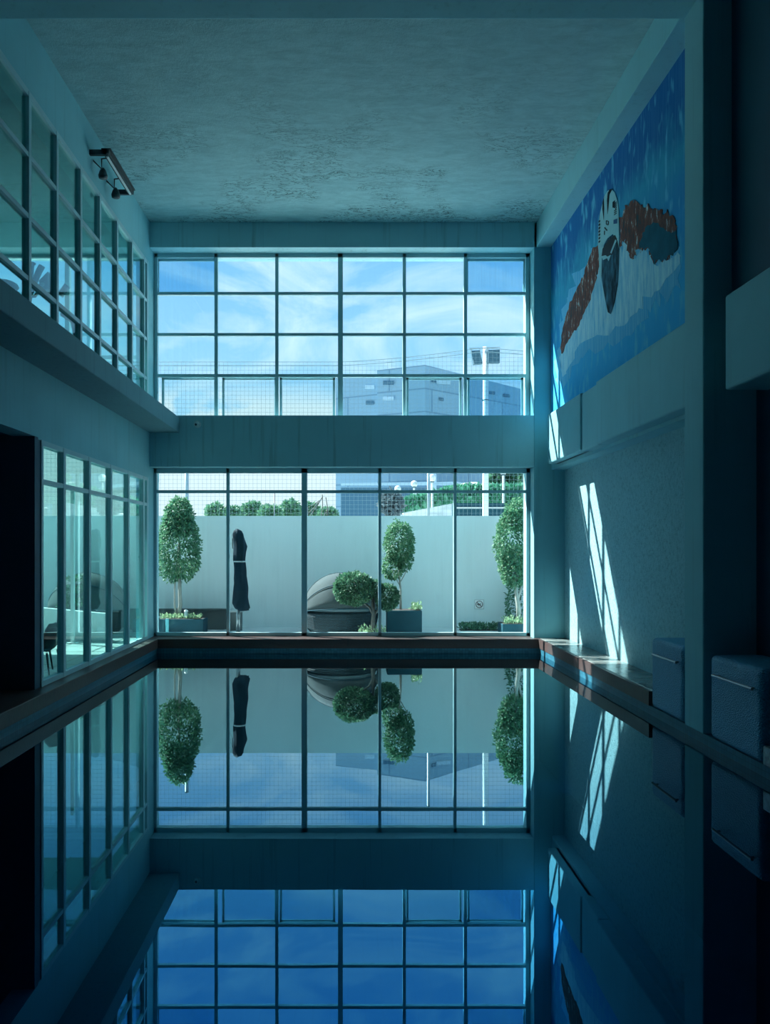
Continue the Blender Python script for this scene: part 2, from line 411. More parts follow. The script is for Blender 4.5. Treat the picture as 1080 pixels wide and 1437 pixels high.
struct(MB().box((XL-.02,6.22,H(4.52)),(XP+.02,6.57,CZ)), 'trim_10', M_wall, bevel=.01)['label'] = 'cross beam below the ceiling'
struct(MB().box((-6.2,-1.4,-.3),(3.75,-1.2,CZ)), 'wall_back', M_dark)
# gym shell beyond the upper left glazing
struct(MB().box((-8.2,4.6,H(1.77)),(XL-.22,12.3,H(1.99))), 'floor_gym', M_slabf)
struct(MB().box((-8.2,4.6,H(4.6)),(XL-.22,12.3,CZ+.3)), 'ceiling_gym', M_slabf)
b = MB(); b.box((-8.2,4.6,H(1.99)),(-8.05,12.3,H(4.6))); b.box((-8.2,4.6,H(1.99)),(XL-.2,4.75,H(4.6)))
b.box((-8.2,12.0,H(1.99)),(XL-.16,12.25,H(2.25)))
struct(b, 'wall_gym', M_wall)

# ------------------------------------------------------------------ windows
def hbar(b, x0, x1, z, w=.045, y0=YW-.035, y1=YW+.035): b.box((x0,y0,z-w/2),(x1,y1,z+w/2))
def vbar(b, x, z0, z1, w=.045, y0=YW-.035, y1=YW+.035): b.box((x-w/2,y0,z0),(x+w/2,y1,z1))
fx = lambda px: (px-488)/90
fh = lambda py: EYE+(770-py)/90
# upper far window
w1 = sroot('window_1', (0,YW,H(2.05)))
b = MB(); x0, x1, z0, z1 = fx(216.5), fx(742), fh(596), fh(356)
vbar(b, x0+.03, z0, z1, .05); vbar(b, x1-.03, z0, z1, .06); hbar(b, x0, x1, z1-.03, .08); hbar(b, x0, x1, z0+.0, .05)
b.build('frame', M_frame, w1, bevel=.004)
for px in (303.5, 388.5, 477.5, 567, 652.5):
    b = MB(); vbar(b, fx(px), z0, z1, .075 if px == 477.5 else .05); b.build('mullion', M_frame, w1)
for py in (412.5, 470, 527.5):
    b = MB(); hbar(b, x0, x1, fh(py), .045, YW-.03, YW+.03); b.build('transom', M_frame, w1)
b = MB(); b.box((x0,YW-.004,z0),(x1,YW+.004,z1)); b.build('glass', M_glass, w1)
# sliding sashes, pushed partly open in the lower row and shut in the two top corners
def sash(px0, px1, py0, py1, m=M_glass, y=YW+.05, w=.035):
    a0, a1, c0, c1 = fx(px0), fx(px1), fh(py1), fh(py0)
    b = MB(); vbar(b, a0+w/2, c0, c1, w, y-.012, y+.012); vbar(b, a1-w/2, c0, c1, w, y-.012, y+.012); hbar(b, a0, a1, c1-w/2, w, y-.012, y+.012); hbar(b, a0, a1, c0+w/2, w, y-.012, y+.012)
    s = b.build('sash', M_frame, w1)
    g = MB(); g.box((a0+w,y-.003,c0+w),(a1-w,y+.003,c1-w)); g.build('pane', m, s)
sash(219,303,362,412,M_glassd); sash(654,738,362,412,M_glassd)
sash(226,303,529,594); sash(311,388,529,594); sash(392,470,529,594); sash(570,648,529,594); sash(656,735,529,594,M_glassd)
# lower far window
w2 = sroot('window_2', (0,YW,CT))
b = MB(); z0, z1 = CT, fh(657); x0, x1 = fx(215), fx(743)
vbar(b, x0+.03, z0, z1, .06); vbar(b, x1-.03, z0, z1, .06); hbar(b, x0, x1, z1-.04, .08); hbar(b, x0, x1, z0+.03, .055)
b.build('frame', M_frame, w2, bevel=.004)
for px, w in ((320,.045), (427,.085), (532.5,.045), (638,.045)):
    b = MB(); vbar(b, fx(px), z0, z1, w); b.build('mullion', M_frame, w2)
b = MB(); hbar(b, x0, x1, fh(690), .045, YW-.03, YW+.03); b.build('transom', M_frame, w2)
b = MB(); b.box((x0,YW-.004,z0),(x1,YW+.004,z1)); b.build('glass', M_glass, w2)
# left gym window (plane x = XL)
def lv(b, Y, z0, z1, w=.05): b.box((XL-.06,Y-w/2,z0),(XL+.01,Y+w/2,z1))
def lh(b, y0, y1, z, w=.045): b.box((XL-.055,y0,z-w/2),(XL+.006,y1,z+w/2))
w3 = sroot('window_3', (XL,9,H(1.99)))
z0, z1 = H(1.99), H(4.32)
b = MB(); lh(b, 5.3, 11.6, z1-.02, .06); lh(b, 5.3, 11.6, z0+.02, .05); lv(b, 5.32, z0, z1); lv(b, 11.57, z0, z1, .06)
b.build('frame', M_frame, w3)
for Y in (5.9,6.6,7.29,7.98,8.69,9.36,10.06,10.75,11.39):
    b = MB(); lv(b, Y, z0, z1, .055 if Y < 11.3 else .04); b.build('mullion', M_frame, w3)
for h in (3.72,3.14,2.55):
    b = MB(); lh(b, 5.3, 11.6, H(h)); b.build('transom', M_frame, w3)
b = MB(); b.box((XL-.03,5.3,z0),(XL-.022,11.6,z1)); b.build('glass', M_glassl, w3)
# left terrace window
w4 = sroot('window_4', (XL,9,CT))
z0, z1 = CT-.01, H(1.066)
b = MB(); lh(b, 7.56, 11.6, z1-.02, .05); lh(b, 7.56, 11.6, z0+.03, .06); lv(b, 7.585, z0, z1, .05); lv(b, 11.57, z0, z1, .06)
b.build('frame', M_frame, w4)
for Y in (8.18,8.98,9.80,10.58,11.36):
    b = MB(); lv(b, Y, z0, z1, .065); b.build('mullion', M_frame, w4)
b = MB(); lh(b, 7.56, 11.6, H(.665), .045); b.build('transom', M_frame, w4)
b = MB(); b.box((XL-.03,7.56,z0),(XL-.022,11.6,z1)); b.build('glass', M_glassl, w4)
# gym end window
w5 = sroot('window_5', (-5.5,12.1,H(2.25)))
b = MB()
for X in (-8.03,-6.8,-5.55,-4.4,-3.22): b.box((X-.035,12.06,H(2.25)),(X+.035,12.14,H(4.6)))
for h in (2.27,3.0,4.58): b.box((-8.05,12.06,H(h)-.03),(XL-.17,12.14,H(h)+.03))
b.build('frame', M_white, w5)
b = MB(); b.box((-8.05,12.098,H(2.25)),(XL-.17,12.104,H(4.6))); b.build('glass', M_glass, w5)


# ------------------------------------------------------------------ mural on the right wall
mur = thing('mural', (XM,9.2,H(3.2)), 'large blue swimming mural with brown arms and white splash, under the cornice beam', 'mural')
def mp(x, y, d=0):
    Y = 1080*XM/(x-488); return Vector((XM-.012-d, Y, EYE+(770-y)/1080*Y))
M_mur, nt, out = newmat('mural_water_print')
gz = N(nt, 'ShaderNodeSeparateXYZ'); ge = N(nt, 'ShaderNodeNewGeometry'); nt.links.new(ge.outputs['Position'], gz.inputs[0])
mr = N(nt, 'ShaderNodeMapRange'); mr.inputs['From Min'].default_value = H(2.0); mr.inputs['From Max'].default_value = H(4.6); nt.links.new(gz.outputs['Z'], mr.inputs['Value'])
nz = noise(nt, coords(nt, (1, 1.5, .9)), 2.0, 5, .6)
ad = N(nt, 'ShaderNodeMath', operation='MULTIPLY_ADD'); nt.links.new(nz, ad.inputs[0]); ad.inputs[1].default_value = .35; nt.links.new(mr.outputs[0], ad.inputs[2])
base = ramp(nt, ad.outputs[0], [(.15, (.04, .42, .80)), (.35, (.06, .50, .86)), (.62, (.03, .32, .66)), (.85, (.04, .38, .60)), (1.0, (.015, .16, .42))])
# out-of-focus drops in the upper part
mpn = N(nt, 'ShaderNodeMapping'); mpn.inputs['Rotation'].default_value = (.6, 0, 0); mpn.inputs['Scale'].default_value = (1, 7, 2.6); nt.links.new(ge.outputs['Position'], mpn.inputs[0])
dr = noise(nt, mpn.outputs[0], 1.5, 2, .4)
base = mix(nt, ramp(nt, dr, [(.56, 0.0), (.70, .65)]), base, (.16, .66, .85))
sr = noise(nt, coords(nt, (1, 26, .5)), 2, 3)
base = mix(nt, ramp(nt, sr, [(.5, 0.0), (.75, .35)]), base, (.16, .52, .80))
princ(nt, out, base, .8, 0, .08)
M_foam, nt, out = newmat('mural_foam_print')
fo = noise(nt, coords(nt, (1, 5, 1)), 3, 7, .7)
sr = noise(nt, coords(nt, (1, 30, .6)), 2, 3)
c = mix(nt, ramp(nt, fo, [(.3, 0.0), (.62, 1.0)]), (.14, .55, .80), (.62, .90, .98)); c = mix(nt, ramp(nt, sr, [(.45, 0.0), (.7, .4)]), c, (.12, .50, .78))
princ(nt, out, c, .8, 0, .08)
M_skin, nt, out = newmat('mural_arm_print')
f1 = noise(nt, coords(nt, (1, 3, 1.2)), 5, 7, .7)
c = ramp(nt, f1, [(.36, (.03, .08, .10)), (.46, (.15, .065, .06)), (.58, (.25, .115, .095)), (.64, (.55, .75, .78))])
princ(nt, out, c, .8, 0, .08)
M_cap = simple('mural_cap_print', (.34, .66, .72), .5, 0, .1)
M_gog, nt, out = newmat('mural_face_print')
princ(nt, out, ramp(nt, noise(nt, coords(nt, (1, 2, 1)), 5, 5), [(.4, (.01, .04, .06)), (.7, (.06, .22, .32))]), .8, 0, .08)
M_ink = simple('mural_black_print', (.006, .02, .03), .5, 0, .1)
M_inkb = simple('mural_blue_print', (.02, .10, .25), .5, 0, .1)
def mpoly(name, pts, mat, d, parent=mur, jag=0, seed=1):
    rng = random.Random(seed); q = []
    n = len(pts)
    for i in range(n):
        a = pts[i]; c = pts[(i+1) % n]; q.append(a)
        if jag:
            for k in range(1, 4):
                t = k/4; q.append((a[0]+(c[0]-a[0])*t + rng.uniform(-jag,jag)*.5, a[1]+(c[1]-a[1])*t + rng.uniform(-jag,jag)))
    return MB().prism([mp(x, y, d) for x, y in q], (.0015,0,0)).build(name, mat, parent)
MB().box((XM-.012,6.58,H(1.9)),(XM-.002,YF-.002,H(4.60))).build('print_panel', M_mur, mur)
z = lambda L: [(740+x/2.762, 80+y/2.762) for x, y in L]
z2 = lambda L: [(820+x/7.186, 260+y/7.186) for x, y in L]
M_spray, nt, out = newmat('mural_spray_print')
sr = noise(nt, coords(nt, (1, 34, .6)), 2, 4)
princ(nt, out, mix(nt, ramp(nt, sr, [(.35, 0.0), (.65, 1.0)]), (.05, .42, .78), (.26, .68, .88)), .8, 0, .08)
mpoly('spray', z([(120,1160),(140,1020),(160,930),(200,830),(250,740),(300,700),(420,700),(560,700),(596,735),(600,900),(560,905),(520,940),(470,975),(430,1040),(380,1085),(300,1130),(210,1165),(170,1240),(125,1280)]), M_spray, .0015, jag=12, seed=13)
mpoly('splash', z([(130,1180),(138,1120),(150,1075),(185,1010),(215,975),(235,900),(262,850),(280,800),(300,790),(358,760),(372,725),(395,715),(420,780),(450,752),(480,745),(500,790),(520,795),(560,780),(590,750),(596,800),(520,900),(470,930),(430,990),(380,1040),(300,1080),(210,1110),(170,1190),(140,1240)]), M_foam, .003, jag=7, seed=3)
mpoly('swimmer_arm', z2([(368,610),(362,340),(400,280),(450,200),(490,168),(545,165),(600,190),(650,195),(700,235),(760,250),(800,290),(860,262),(905,300),(940,350),(948,430),(955,650),(880,700),(840,760),(760,750),(710,790),(690,700),(650,620),(600,665),(560,640),(520,700),(490,740),(450,660),(430,540),(400,560)]), M_skin, .006, jag=5, seed=5)
mpoly('swimmer_arm', z([(280,725),(255,745),(240,790),(225,840),(205,880),(185,920),(165,965),(150,1010),(140,1060),(130,1130),(140,1150),(160,1105),(180,1070),(205,1040),(225,990),(250,940),(265,880),(278,840),(285,780)]), M_skin, .006, jag=2, seed=8)
mpoly('chest_shadow', z2([(655,400),(760,380),(860,470),(945,450),(955,648),(880,700),(840,760),(760,750),(712,785),(692,700),(655,620),(560,640),(600,520)]), simple('mural_shadow_print', (.01,.12,.18), .8, 0, .08, var=.5), .0075, jag=4, seed=12)
cap = mpoly('swim_cap', z2([(150,600),(155,420),(170,290),(195,190),(215,110),(250,55),(290,38),(320,75),(345,150),(360,260),(364,420),(366,640),(350,560),(300,490),(250,530),(210,600),(190,700),(185,960),(165,880),(160,700)]), M_cap, .009)
face = mpoly('swimmer_face', z2([(300,495),(345,525),(365,620),(360,800),(350,1000),(320,1180),(280,1300),(250,1280),(220,1140),(190,960),(178,820),(190,680),(215,600),(250,535)]), M_gog, .0075)
mpoly('goggle_strap', z2([(330,545),(342,560),(290,690),(278,680)]), M_cap, .012, face)
mpoly('mouthguard', z2([(188,715),(230,705),(250,720),(285,700),(262,765),(245,735),(205,755)]), M_cap, .012, face)
mpoly('goggles', z2([(255,560),(325,500),(345,540),(300,700),(240,720),(190,715),(200,640)]), M_ink, .0115, face)
mpoly('cap_stripe', z2([(250,290),(245,150),(252,75),(275,40),(298,42),(270,95),(262,200)]), M_ink, .0125, cap)
mpoly('cap_stripe', z2([(212,350),(198,240),(200,170),(212,130),(216,230)]), M_ink, .0125, cap)
mpoly('flag_canton', z2([(302,225),(302,170),(325,150),(327,230)]), M_ink, .0125, cap)
for k in range(7):
    y = 165+k*19; mpoly('flag_stripe', z2([(318 if k > 3 else 328,y+14),(342,y-4),(343,y+6),(318 if k > 3 else 328,y+24)]), M_ink, .0125, cap)
mpoly('cap_mark', z2([(312,350),(350,335),(348,385),(312,390)]), M_inkb, .0125, cap)
# lettering down the cap
def mring(cx, cy, rx, ry):
    for (a, c) in (((-rx,-ry),(rx,-ry*.6)),((rx,-ry*.6),(rx*.7,ry)),((rx*.7,ry),(-rx,ry*.7)),((-rx,ry*.7),(-rx,-ry))):
        p = (cx+a[0], cy+a[1]); q = (cx+c[0], cy+c[1]); dx, dy = q[0]-p[0], q[1]-p[1]; l = math.hypot(dx, dy); nx, ny = -dy/l*4, dx/l*4
        mpoly('cap_letter', z2([(p[0]-nx,p[1]-ny),(q[0]-nx,q[1]-ny),(q[0]+nx,q[1]+ny),(p[0]+nx,p[1]+ny)]), M_ink, .0125, cap)
mring(250, 378, 12, 22)
mpoly('cap_letter', z2([(216,430),(224,422),(250,450),(244,462)]), M_ink, .0125, cap)
mpoly('cap_letter', z2([(216,462),(224,458),(224,500),(216,500)]), M_ink, .0125, cap)
for k in range(7):
    y = 350+k*34; mpoly('cap_letter', z2([(160,y+8),(174,y),(178,y+12),(166,y+24),(172,y+26),(160,y+28)]), M_ink, .0125, cap)

# ------------------------------------------------------------------ starting blocks
def block(y0, y1, label):
    c = (y0+y1)/2
    t = thing('starting_block', (3.08,c,CB), label, 'starting block', 'starting blocks along the pool edge')
    MB().box((XP,y0,CB+.004),(3.299,y1,.745)).build('body', M_block, t, bevel=.045, seg=4)
    b = MB(); hz = H(-.985)
    b.tube([(XP-.035,y0+.05,hz),(XP-.035,y1-.12,hz)], .011, 8)
    for y in (y0+.09, y1-.17): b.tube([(XP-.035,y,hz),(XP+.01,y,hz)], .008, 6)
    tag(b.build('hand_bar', M_chrome, t, smooth=False), 'dull metal hand bar')
    return t
block(6.60, 7.29, 'blue gritty starting block half hidden behind the pale column')
block(5.35, 6.11, 'blue gritty starting block in full view at the near side of the column')

# ------------------------------------------------------------------ fixtures
t = thing('strip_light', (XL,9.5,H(4.62)), 'long thin lamp fixture with two spot heads, on the plaster above the gym windows', 'lamp')
b = MB(); b.box((XL+.16,8.98,H(4.61)),(XL+.23,10.02,H(4.66))); b.box((XL+.14,8.98,H(4.66)),(XL+.25,10.02,H(4.675))); b.build('housing', M_plastic, t)
b = MB(); b.tube([(XL+.195,9.02,H(4.60)),(XL+.195,9.98,H(4.60))], .014, 8); b.build('tube', M_white, t)
for y in (9.12, 9.62):
    b = MB(); b.tube([(XL,y,H(4.60)),(XL+.10,y,H(4.50)),(XL+.10,y,H(4.62)),(XL+.18,y,H(4.63))], .01, 6); br_ = b.build('bracket', M_plastic, t)
    b = MB(); b.lathe((XL+.11,y+.02,H(4.40)), [(.001,0),(.05,0),(.055,.03),(.035,.09),(.012,.12),(.001,.12)], 14); b.build('spot_head', M_plastic, t, smooth=True)
for y in (9.0, 10.0):
    MB().box((XL-.0,y-.02,H(4.60)),(XL+.2,y+.02,H(4.66))).build('arm', M_plastic, t)
t = thing('security_camera', (fx(277)*.977,YF,fh(595)), 'small white dome camera on the wide beam near the gym slab', 'camera')
c = P(277, 596, YF)
b = MB(); b.tube([(c.x,YF,c.z+.005),(c.x,YF-.03,c.z+.005)], .055, 18); b.build('mount', M_white, t, smooth=False)
b = MB(); b.ball((c.x,YF-.035,c.z), .042, 16, 10); b.build('dome', M_white, t, smooth=True)
b = MB(); b.ball((c.x-.01,YF-.068,c.z-.008), .018, 12, 8); b.build('lens', M_plastic, t, smooth=True)

# ------------------------------------------------------------------ gym machines
ZG = H(1.99)
def at(x, y, Y): return P(x, y, Y)
# cross trainer
t = thing('cross_trainer', (-3.95,9.3,ZG), 'cross trainer with upright swing handles behind the gym glass', 'exercise machine')
b = MB(); b.box((-4.2,8.98,ZG),(-3.65,9.58,ZG+.1)); b.lathe((-3.95,9.28,ZG+.33), [(.001,-.05),(.28,-.05),(.28,.05),(.001,.05)], 20); b.build('base', M_machine, t)
for x in (45, 57):
    b = MB()
    if x == 45: b.tube([at(36,432,9.3), at(41,400,9.3), at(43,385,9.3), at(44,374,9.3), at(47,369,9.3), at(49,371,9.3)], [.02,.03,.035,.035,.022,.018], 8)
    else: b.tube([at(49,398,9.4), at(50,392,9.4), at(55,380,9.4), at(59,373,9.4)], [.03,.04,.04,.04], 8)
    b.build('swing_handle', M_machine, t, smooth=True)
b = MB(); b.tube([(-3.95,9.3,ZG+.08),(-3.9,9.3,ZG+.8),at(47,392,9.3)], .035, 8); b.box(at(38,400,9.28)-Vector((0,0,0)), at(50,391,9.4)); b.build('mast', M_machine, t)
b = MB(); b.tube([at(40,405,9.3), at(42,409,9.3), at(46,410,9.3), at(48,405,9.3)], .018, 8); b.build('fixed_grip', M_machine, t, smooth=True)
# treadmill
t = thing('treadmill', (-3.95,9.9,ZG), 'treadmill with slanted console panel behind the gym glass', 'treadmill')
b = MB(); b.box((-4.25,9.72,ZG),(-3.55,10.85,ZG+.16)); b.build('deck', M_machine, t, bevel=.02)
for x in (-4.18, -3.62):
    b = MB(); b.tube([(x,10.5,ZG+.14),(x,10.3,ZG+.75),(x,10.1,ZG+1.0),(x,9.75,ZG+.98)], .028, 8); b.build('handrail', M_machine, t, smooth=True)
p = [at(80,412,9.9), at(91,397,9.9), at(96,402,9.9), at(86,416,9.9)]
b = MB().prism([p[0], p[1], p[2], p[3]], (0,.06,0)); b.build('console', M_machine, t)
b = MB().prism([at(54,394,10.0), at(67,381,10.0), at(67,405,10.0), at(60,408,10.0)], (0,.3,0)); b.build('cowl', M_machine, t)
# two bikes
def bike(dx, Y, label, px, py):
    c = at(px, py, Y); x = c.x
    t = thing('exercise_bike', (x,Y,ZG), label, 'exercise bike')
    b = MB(); b.box((x-.22,Y-.38,ZG),(x+.22,Y-.30,ZG+.06)); b.box((x-.22,Y+.34,ZG),(x+.22,Y+.42,ZG+.06)); b.box((x-.04,Y-.38,ZG+.02),(x+.04,Y+.42,ZG+.09))
    b.tube([(x,Y,ZG+.05),(x,Y-.18,ZG+.78)], .04, 8); b.tube([(x,Y-.05,ZG+.1),(x,Y+.3,ZG+.85)], .04, 8); b.build('frame', M_machine, t)
    b = MB(); b.lathe((0,0,0), [(.001,-.025),(.22,-.025),(.22,.025),(.001,.025)], 22)
    b.v = [(x+v[2], Y+.25+v[0], ZG+.3+v[1]) for v in b.v]; b.build('flywheel', M_machine, t)
    b = MB(); b.ball((x,Y-.2,ZG+.83), .14, 12, 8, .9, 1.1, .35); b.build('saddle', M_machine, t, smooth=True)
    b = MB(); b.tube([(x-.2,Y+.1,ZG+.92),(x-.2,Y+.3,ZG+1.02),(x-.08,Y+.36,ZG+.9),(x+.08,Y+.36,ZG+.9),(x+.2,Y+.3,ZG+1.02),(x+.2,Y+.1,ZG+.92)], .02, 8); b.build('handlebar', M_machine, t, smooth=True)
bike(0, 8.45, 'exercise bike with looped handlebar, nearest of the machines behind the gym glass', 20, 400)
bike(0, 11.35, 'exercise bike standing farthest back behind the gym glass, beside the window wall', 86, 450)

# ------------------------------------------------------------------ outside ground and garden wall
GZ = .135
b = MB(); b.box((-40,YW+.3,-.1),(40,90,GZ-.002)); b.box((-9.0,5.0,-.1),(XL-.22,YW+.3,GZ-.002))
struct(b, 'ground', M_ground)
struct(MB().box((-9.0,7.57,GZ-.002),(XL-.22,12.9,GZ+.002)), 'floor_terrace', M_deck)
struct(MB().box((-9.2,14.2,0),(4.6,14.45,H(.605))), 'wall_garden', M_gwall)
b = MB(); b.box((-9.2,4.8,0),(-9.0,14.2,H(.605)))
struct(b, 'wall_terrace', M_gwall)

# potted ficus trees and planters
def planter(x0, x1, y0, y1, Y, label, depth=.42):
    a = P(x0, y1, Y); c = P(x1, y0, Y)
    t = thing('planter', ((a.x+c.x)/2,Y+depth/2,GZ), label, 'planter')
    MB().box((a.x,Y,GZ),(c.x,Y+depth,c.z)).build('trough', M_planter, t, bevel=.01)
    MB().box((a.x+.02,Y+.02,c.z-.03),(c.x-.02,Y+depth-.02,c.z+.004)).build('soil', M_soil, t)
    return a.x, c.x, c.z
def ficus(label, crown, trunks, base, n, seed, Y, mat=M_leaf, size=.07):
    t = thing('ficus_tree', base, label, 'tree')
    m = MB()
    for (px, py, rx, ry, k, tp) in crown:
        c = P(px, py, Y); s = Y/1080
        q = leaves(int(n*k), blob(c, rx*s, rx*s*.9, ry*s, .10, .62, 2.3, tp), size, seed+int(px)); m.add(q.v, q.f)
    m.build('foliage', mat, t)
    for pts, r in trunks:
        if pts[0].z < base[2]+.03: pts[0].z = base[2]+.006
        MB().tube(pts, r, 8).build('trunk', M_bark, t, smooth=True)
    return t
Y1_ = 13.25
ax, cx_, pz = planter(223, 285, 869, 890, 13.0, 'low dark metal planter under the tall clipped tree at the gym end')
q = P(251,868,Y1_)
ficus('tall clipped ficus with a dense conical crown, in the planter nearest the terrace', [(251,765,29,50,.75,.22),(251,725,20,27,.35,.25)],
      [([P(250,872,Y1_),P(253,850,Y1_),P(252,820,Y1_),P(251,760,Y1_)],[.038,.034,.03,.02]), ([P(248,872,Y1_),P(245,850,Y1_),P(245,825,Y1_),P(248,790,Y1_)],[.02,.016,.014,.01])], (q.x,Y1_,pz), 6500, 11, Y1_, size=.052)
def gcover(x0, x1, y, Y, label, n=320, h=.07, seed=2, dz=0):
    a = P(x0, y, Y); c = P(x1, y, Y)
    def f(r): return (r.uniform(a.x,c.x), Y+r.uniform(-.13,.13), a.z+abs(r.gauss(0,.4))*h), (0,0,1)
    m = leaves(n, f, .05, seed, -.4); o = thing('ground_cover', ((a.x+c.x)/2,Y,a.z), label, 'plant')
    m.build('foliage', M_gcover, o)
    st = MB().tube([(a.x+(c.x-a.x)*k/8, Y+.05*math.sin(k*2.1), a.z+.012+.012*(k%2)) for k in range(9)], .006, 5)
    st.build('stem', M_barkd, o); return o
gcover(226, 283, 868, 13.2, 'pale green ground cover filling the planter at the gym end', 380)
# glass lantern and teal tube on the planter
t = thing('garden_lantern', P(261,868,13.12), 'small clear lantern standing in the planter beside the trunk', 'lantern')
c = P(261,868,13.12)
MB().tube([c, c+Vector((0,0,.12))], .028, 12).build('glass', simple('lantern_glass', (.35,.5,.52), .1), t)
MB().lathe((c.x,c.y,c.z+.12), [(.034,0),(.03,.02),(.001,.04)], 12).build('cap', M_white, t, smooth=True)
c = P(235,875,12.985)
c.y = 12.968; t = thing('pipe', (c.x,12.968,c.z-.11), 'short teal pipe fixed upright on the front of the low planter', 'pipe')
MB().tube([(c.x,12.966,GZ),(c.x,12.966,c.z+.08)], .03, 10).build('tube', simple('teal_pipe', (.10,.42,.48), .4), t)
MB().tube([(c.x,12.966,c.z+.08),(c.x,12.966,c.z+.09)], .034, 10).build('collar', M_steel, t)

ax, cx_, pz = planter(543, 592, 857, 889, 12.95, 'tall dark metal planter beside the round topiary')
q = P(559,856,13.15)
ficus('slim ficus with a loose oval crown and bare stem, in the tall dark planter', [(560,762,20,31,.62,.05),(551,795,14,18,.22,0),(568,778,12,24,.12,0)],
      [([P(562,858,13.15),P(562,830,13.15),P(560,805,13.15),P(561,770,13.15)],[.022,.018,.016,.01]), ([P(561,822,13.15),P(553,808,13.15),P(549,795,13.15)],[.009,.007,.004]), ([P(562,816,13.15),P(571,800,13.15),P(574,788,13.15)],[.008,.006,.003])], (q.x,13.15,pz), 4600, 5, 13.15, size=.045)
gcover(577, 591, 856, 13.1, 'small bright tuft growing at the corner of the tall planter', 130, .13, 4)

ax, cx_, pz = planter(705, 752, 876, 890, 13.0, 'low dark planter partly hidden by the right window jamb')
q = P(728,875,13.2)
ficus('broad ficus with a heavy drooping crown, partly cut off by the right window jamb', [(722,757,27,47,.62,.15),(722,795,20,28,.3,0),(728,722,22,22,.22,.1)],
      [([P(728,878,13.2),P(727,850,13.2),P(724,830,13.2),P(724,790,13.2)],[.045,.04,.035,.02]), ([P(726,845,13.2),P(730,828,13.2),P(735,810,13.2)],[.02,.02,.012])], (q.x,13.2,pz), 6500, 21, 13.2, size=.052)
gcover(706, 742, 875, 13.15, 'yellowish ground cover around the trunk of the drooping tree', 260, .12, 6)
# dark hedge behind it
t = thing('hedge', P(730,890,13.9), 'dark narrow hedge standing behind the drooping tree', 'hedge')
c = P(728,845,13.9)
leaves(900, blob(c, .23, .16, .58, .1, .6, 3), .06, 9).build('foliage', M_leafd, t)
MB().tube([P(728,890,13.9), P(728,830,13.9)], .02, 6).build('stem', M_barkd, t)
t = thing('edging_shrubs', P(674,888,13.7), 'low strip of dark green plants at the foot of the garden wall', 'plants')
a = P(645,887,13.7); c = P(702,887,13.7)
def f(r): return (r.uniform(a.x,c.x), 13.7+r.uniform(-.12,.12), GZ+r.random()*.11), (0,0,1)
leaves(700, f, .05, 12, -.2).build('foliage', M_leafd, t)
MB().box((a.x,13.6,GZ-.02),(c.x,13.8,GZ+.012)).build('bed', M_soil, t)

# round topiary
t = thing('topiary_tree', P(522,890,12.45), 'twisted topiary with one big round pad and one smaller, in front of the daybed', 'tree')
Yt = 12.45; s = Yt/1080
for (px, py, rx, ry, n) in ((496,826,28,23,6500),(543,838,16,18,2800),(524,825,13,11,1000)):
    m = leaves(n, blob(P(px,py,Yt), rx*s, rx*s*.9, ry*s, .05, .72, 2.2), .038, px, .1)
    m.build('leaf_pad', M_leafd, t)
b = MB(); b.tube([P(524,893,Yt),P(523,875,Yt),P(524,860,Yt),P(523,838,Yt)], [.04,.034,.03,.02], 8)
b.build('trunk', M_barkd, t, smooth=True)
for pts in ([(523,862),(518,852),(508,845),(500,835)], [(524,864),(530,856),(538,848),(544,840)]):
    MB().tube([P(x,y,Yt) for x, y in pts], [.022,.018,.014,.01], 7).build('branch', M_barkd, t, smooth=True)
gcover(503, 541, 889, 12.52, 'pale green tuft at the foot of the round topiary', 260, .12, 8)

# folded umbrella
Yu = 12.9
t = thing('folded_umbrella', P(336,890,Yu), 'closed garden umbrella in a black cover on a steel post', 'umbrella')
b = MB(); pr = [(859,3,2,349-338),(852,0,9.5,0),(842,0,9.5,0),(825,1,10,0),(805,0,9,0),(790,-1,7.5,0),(775,-1,9.2,0),(760,-2,8.5,0),(750,-3,7.5,0),(745,-3,3,0)]
cx = 337; ring = []; n = 18; k0 = len(b.v)
prof = [(857,340,6),(853,339,9.5),(846,337,10.5),(838,338,9.6),(825,338,9.4),(812,337.5,8.8),(800,336.5,8.2),(790,336,7.4),(786,336,7.4),(775,336.5,8.2),(767,336.5,8.6),(758,335,7.4),(750,334,7.2),(745,333.5,5.5),(742,332,1.2)]
for j, (py, px, r) in enumerate(prof):
    c = P(px, py, Yu)
    for i in range(n):
        a_ = 2*math.pi*i/n; rr = r*Yu/1080*(1+.17*math.sin(a_*6+py*.09)+.10*math.sin(a_*3+j*1.3))
        b.v.append((c.x+rr*math.cos(a_), Yu+rr*math.sin(a_), c.z))
for j in range(len(prof)-1):
    for i in range(n): b.f.append((k0+j*n+i, k0+j*n+(i+1)%n, k0+(j+1)*n+(i+1)%n, k0+(j+1)*n+i))
b.f.append(tuple(k0+i for i in range(n))); b.f.append(tuple(k0+(len(prof)-1)*n+i for i in range(n)))
b.build('cover', M_cover, t, smooth=True)
MB().prism([P(338,852,Yu), P(349,857,Yu), P(346,840,Yu)], (0,.05,0)).build('cover_flap', M_cover, t)
b = MB(); c = P(336,788,Yu); b.lathe(c, [(.098,-.012),(.102,-.012),(.102,.012),(.098,.012)], 18); b.build('strap', M_strap, t, smooth=True)
MB().tube([P(326.5,770,Yu-.0), P(326,757,Yu), P(328,750,Yu)], .008, 6).build('cord', M_plastic, t)
MB().tube([P(334,891,Yu), P(334,850,Yu)], .035, 12).build('post', M_steel, t, smooth=True)
MB().lathe((P(334,890,Yu).x,Yu,GZ), [(.001,.05),(.2,.05),(.22,.02),(.22,0)], 20).build('foot', M_planter, t, smooth=False)
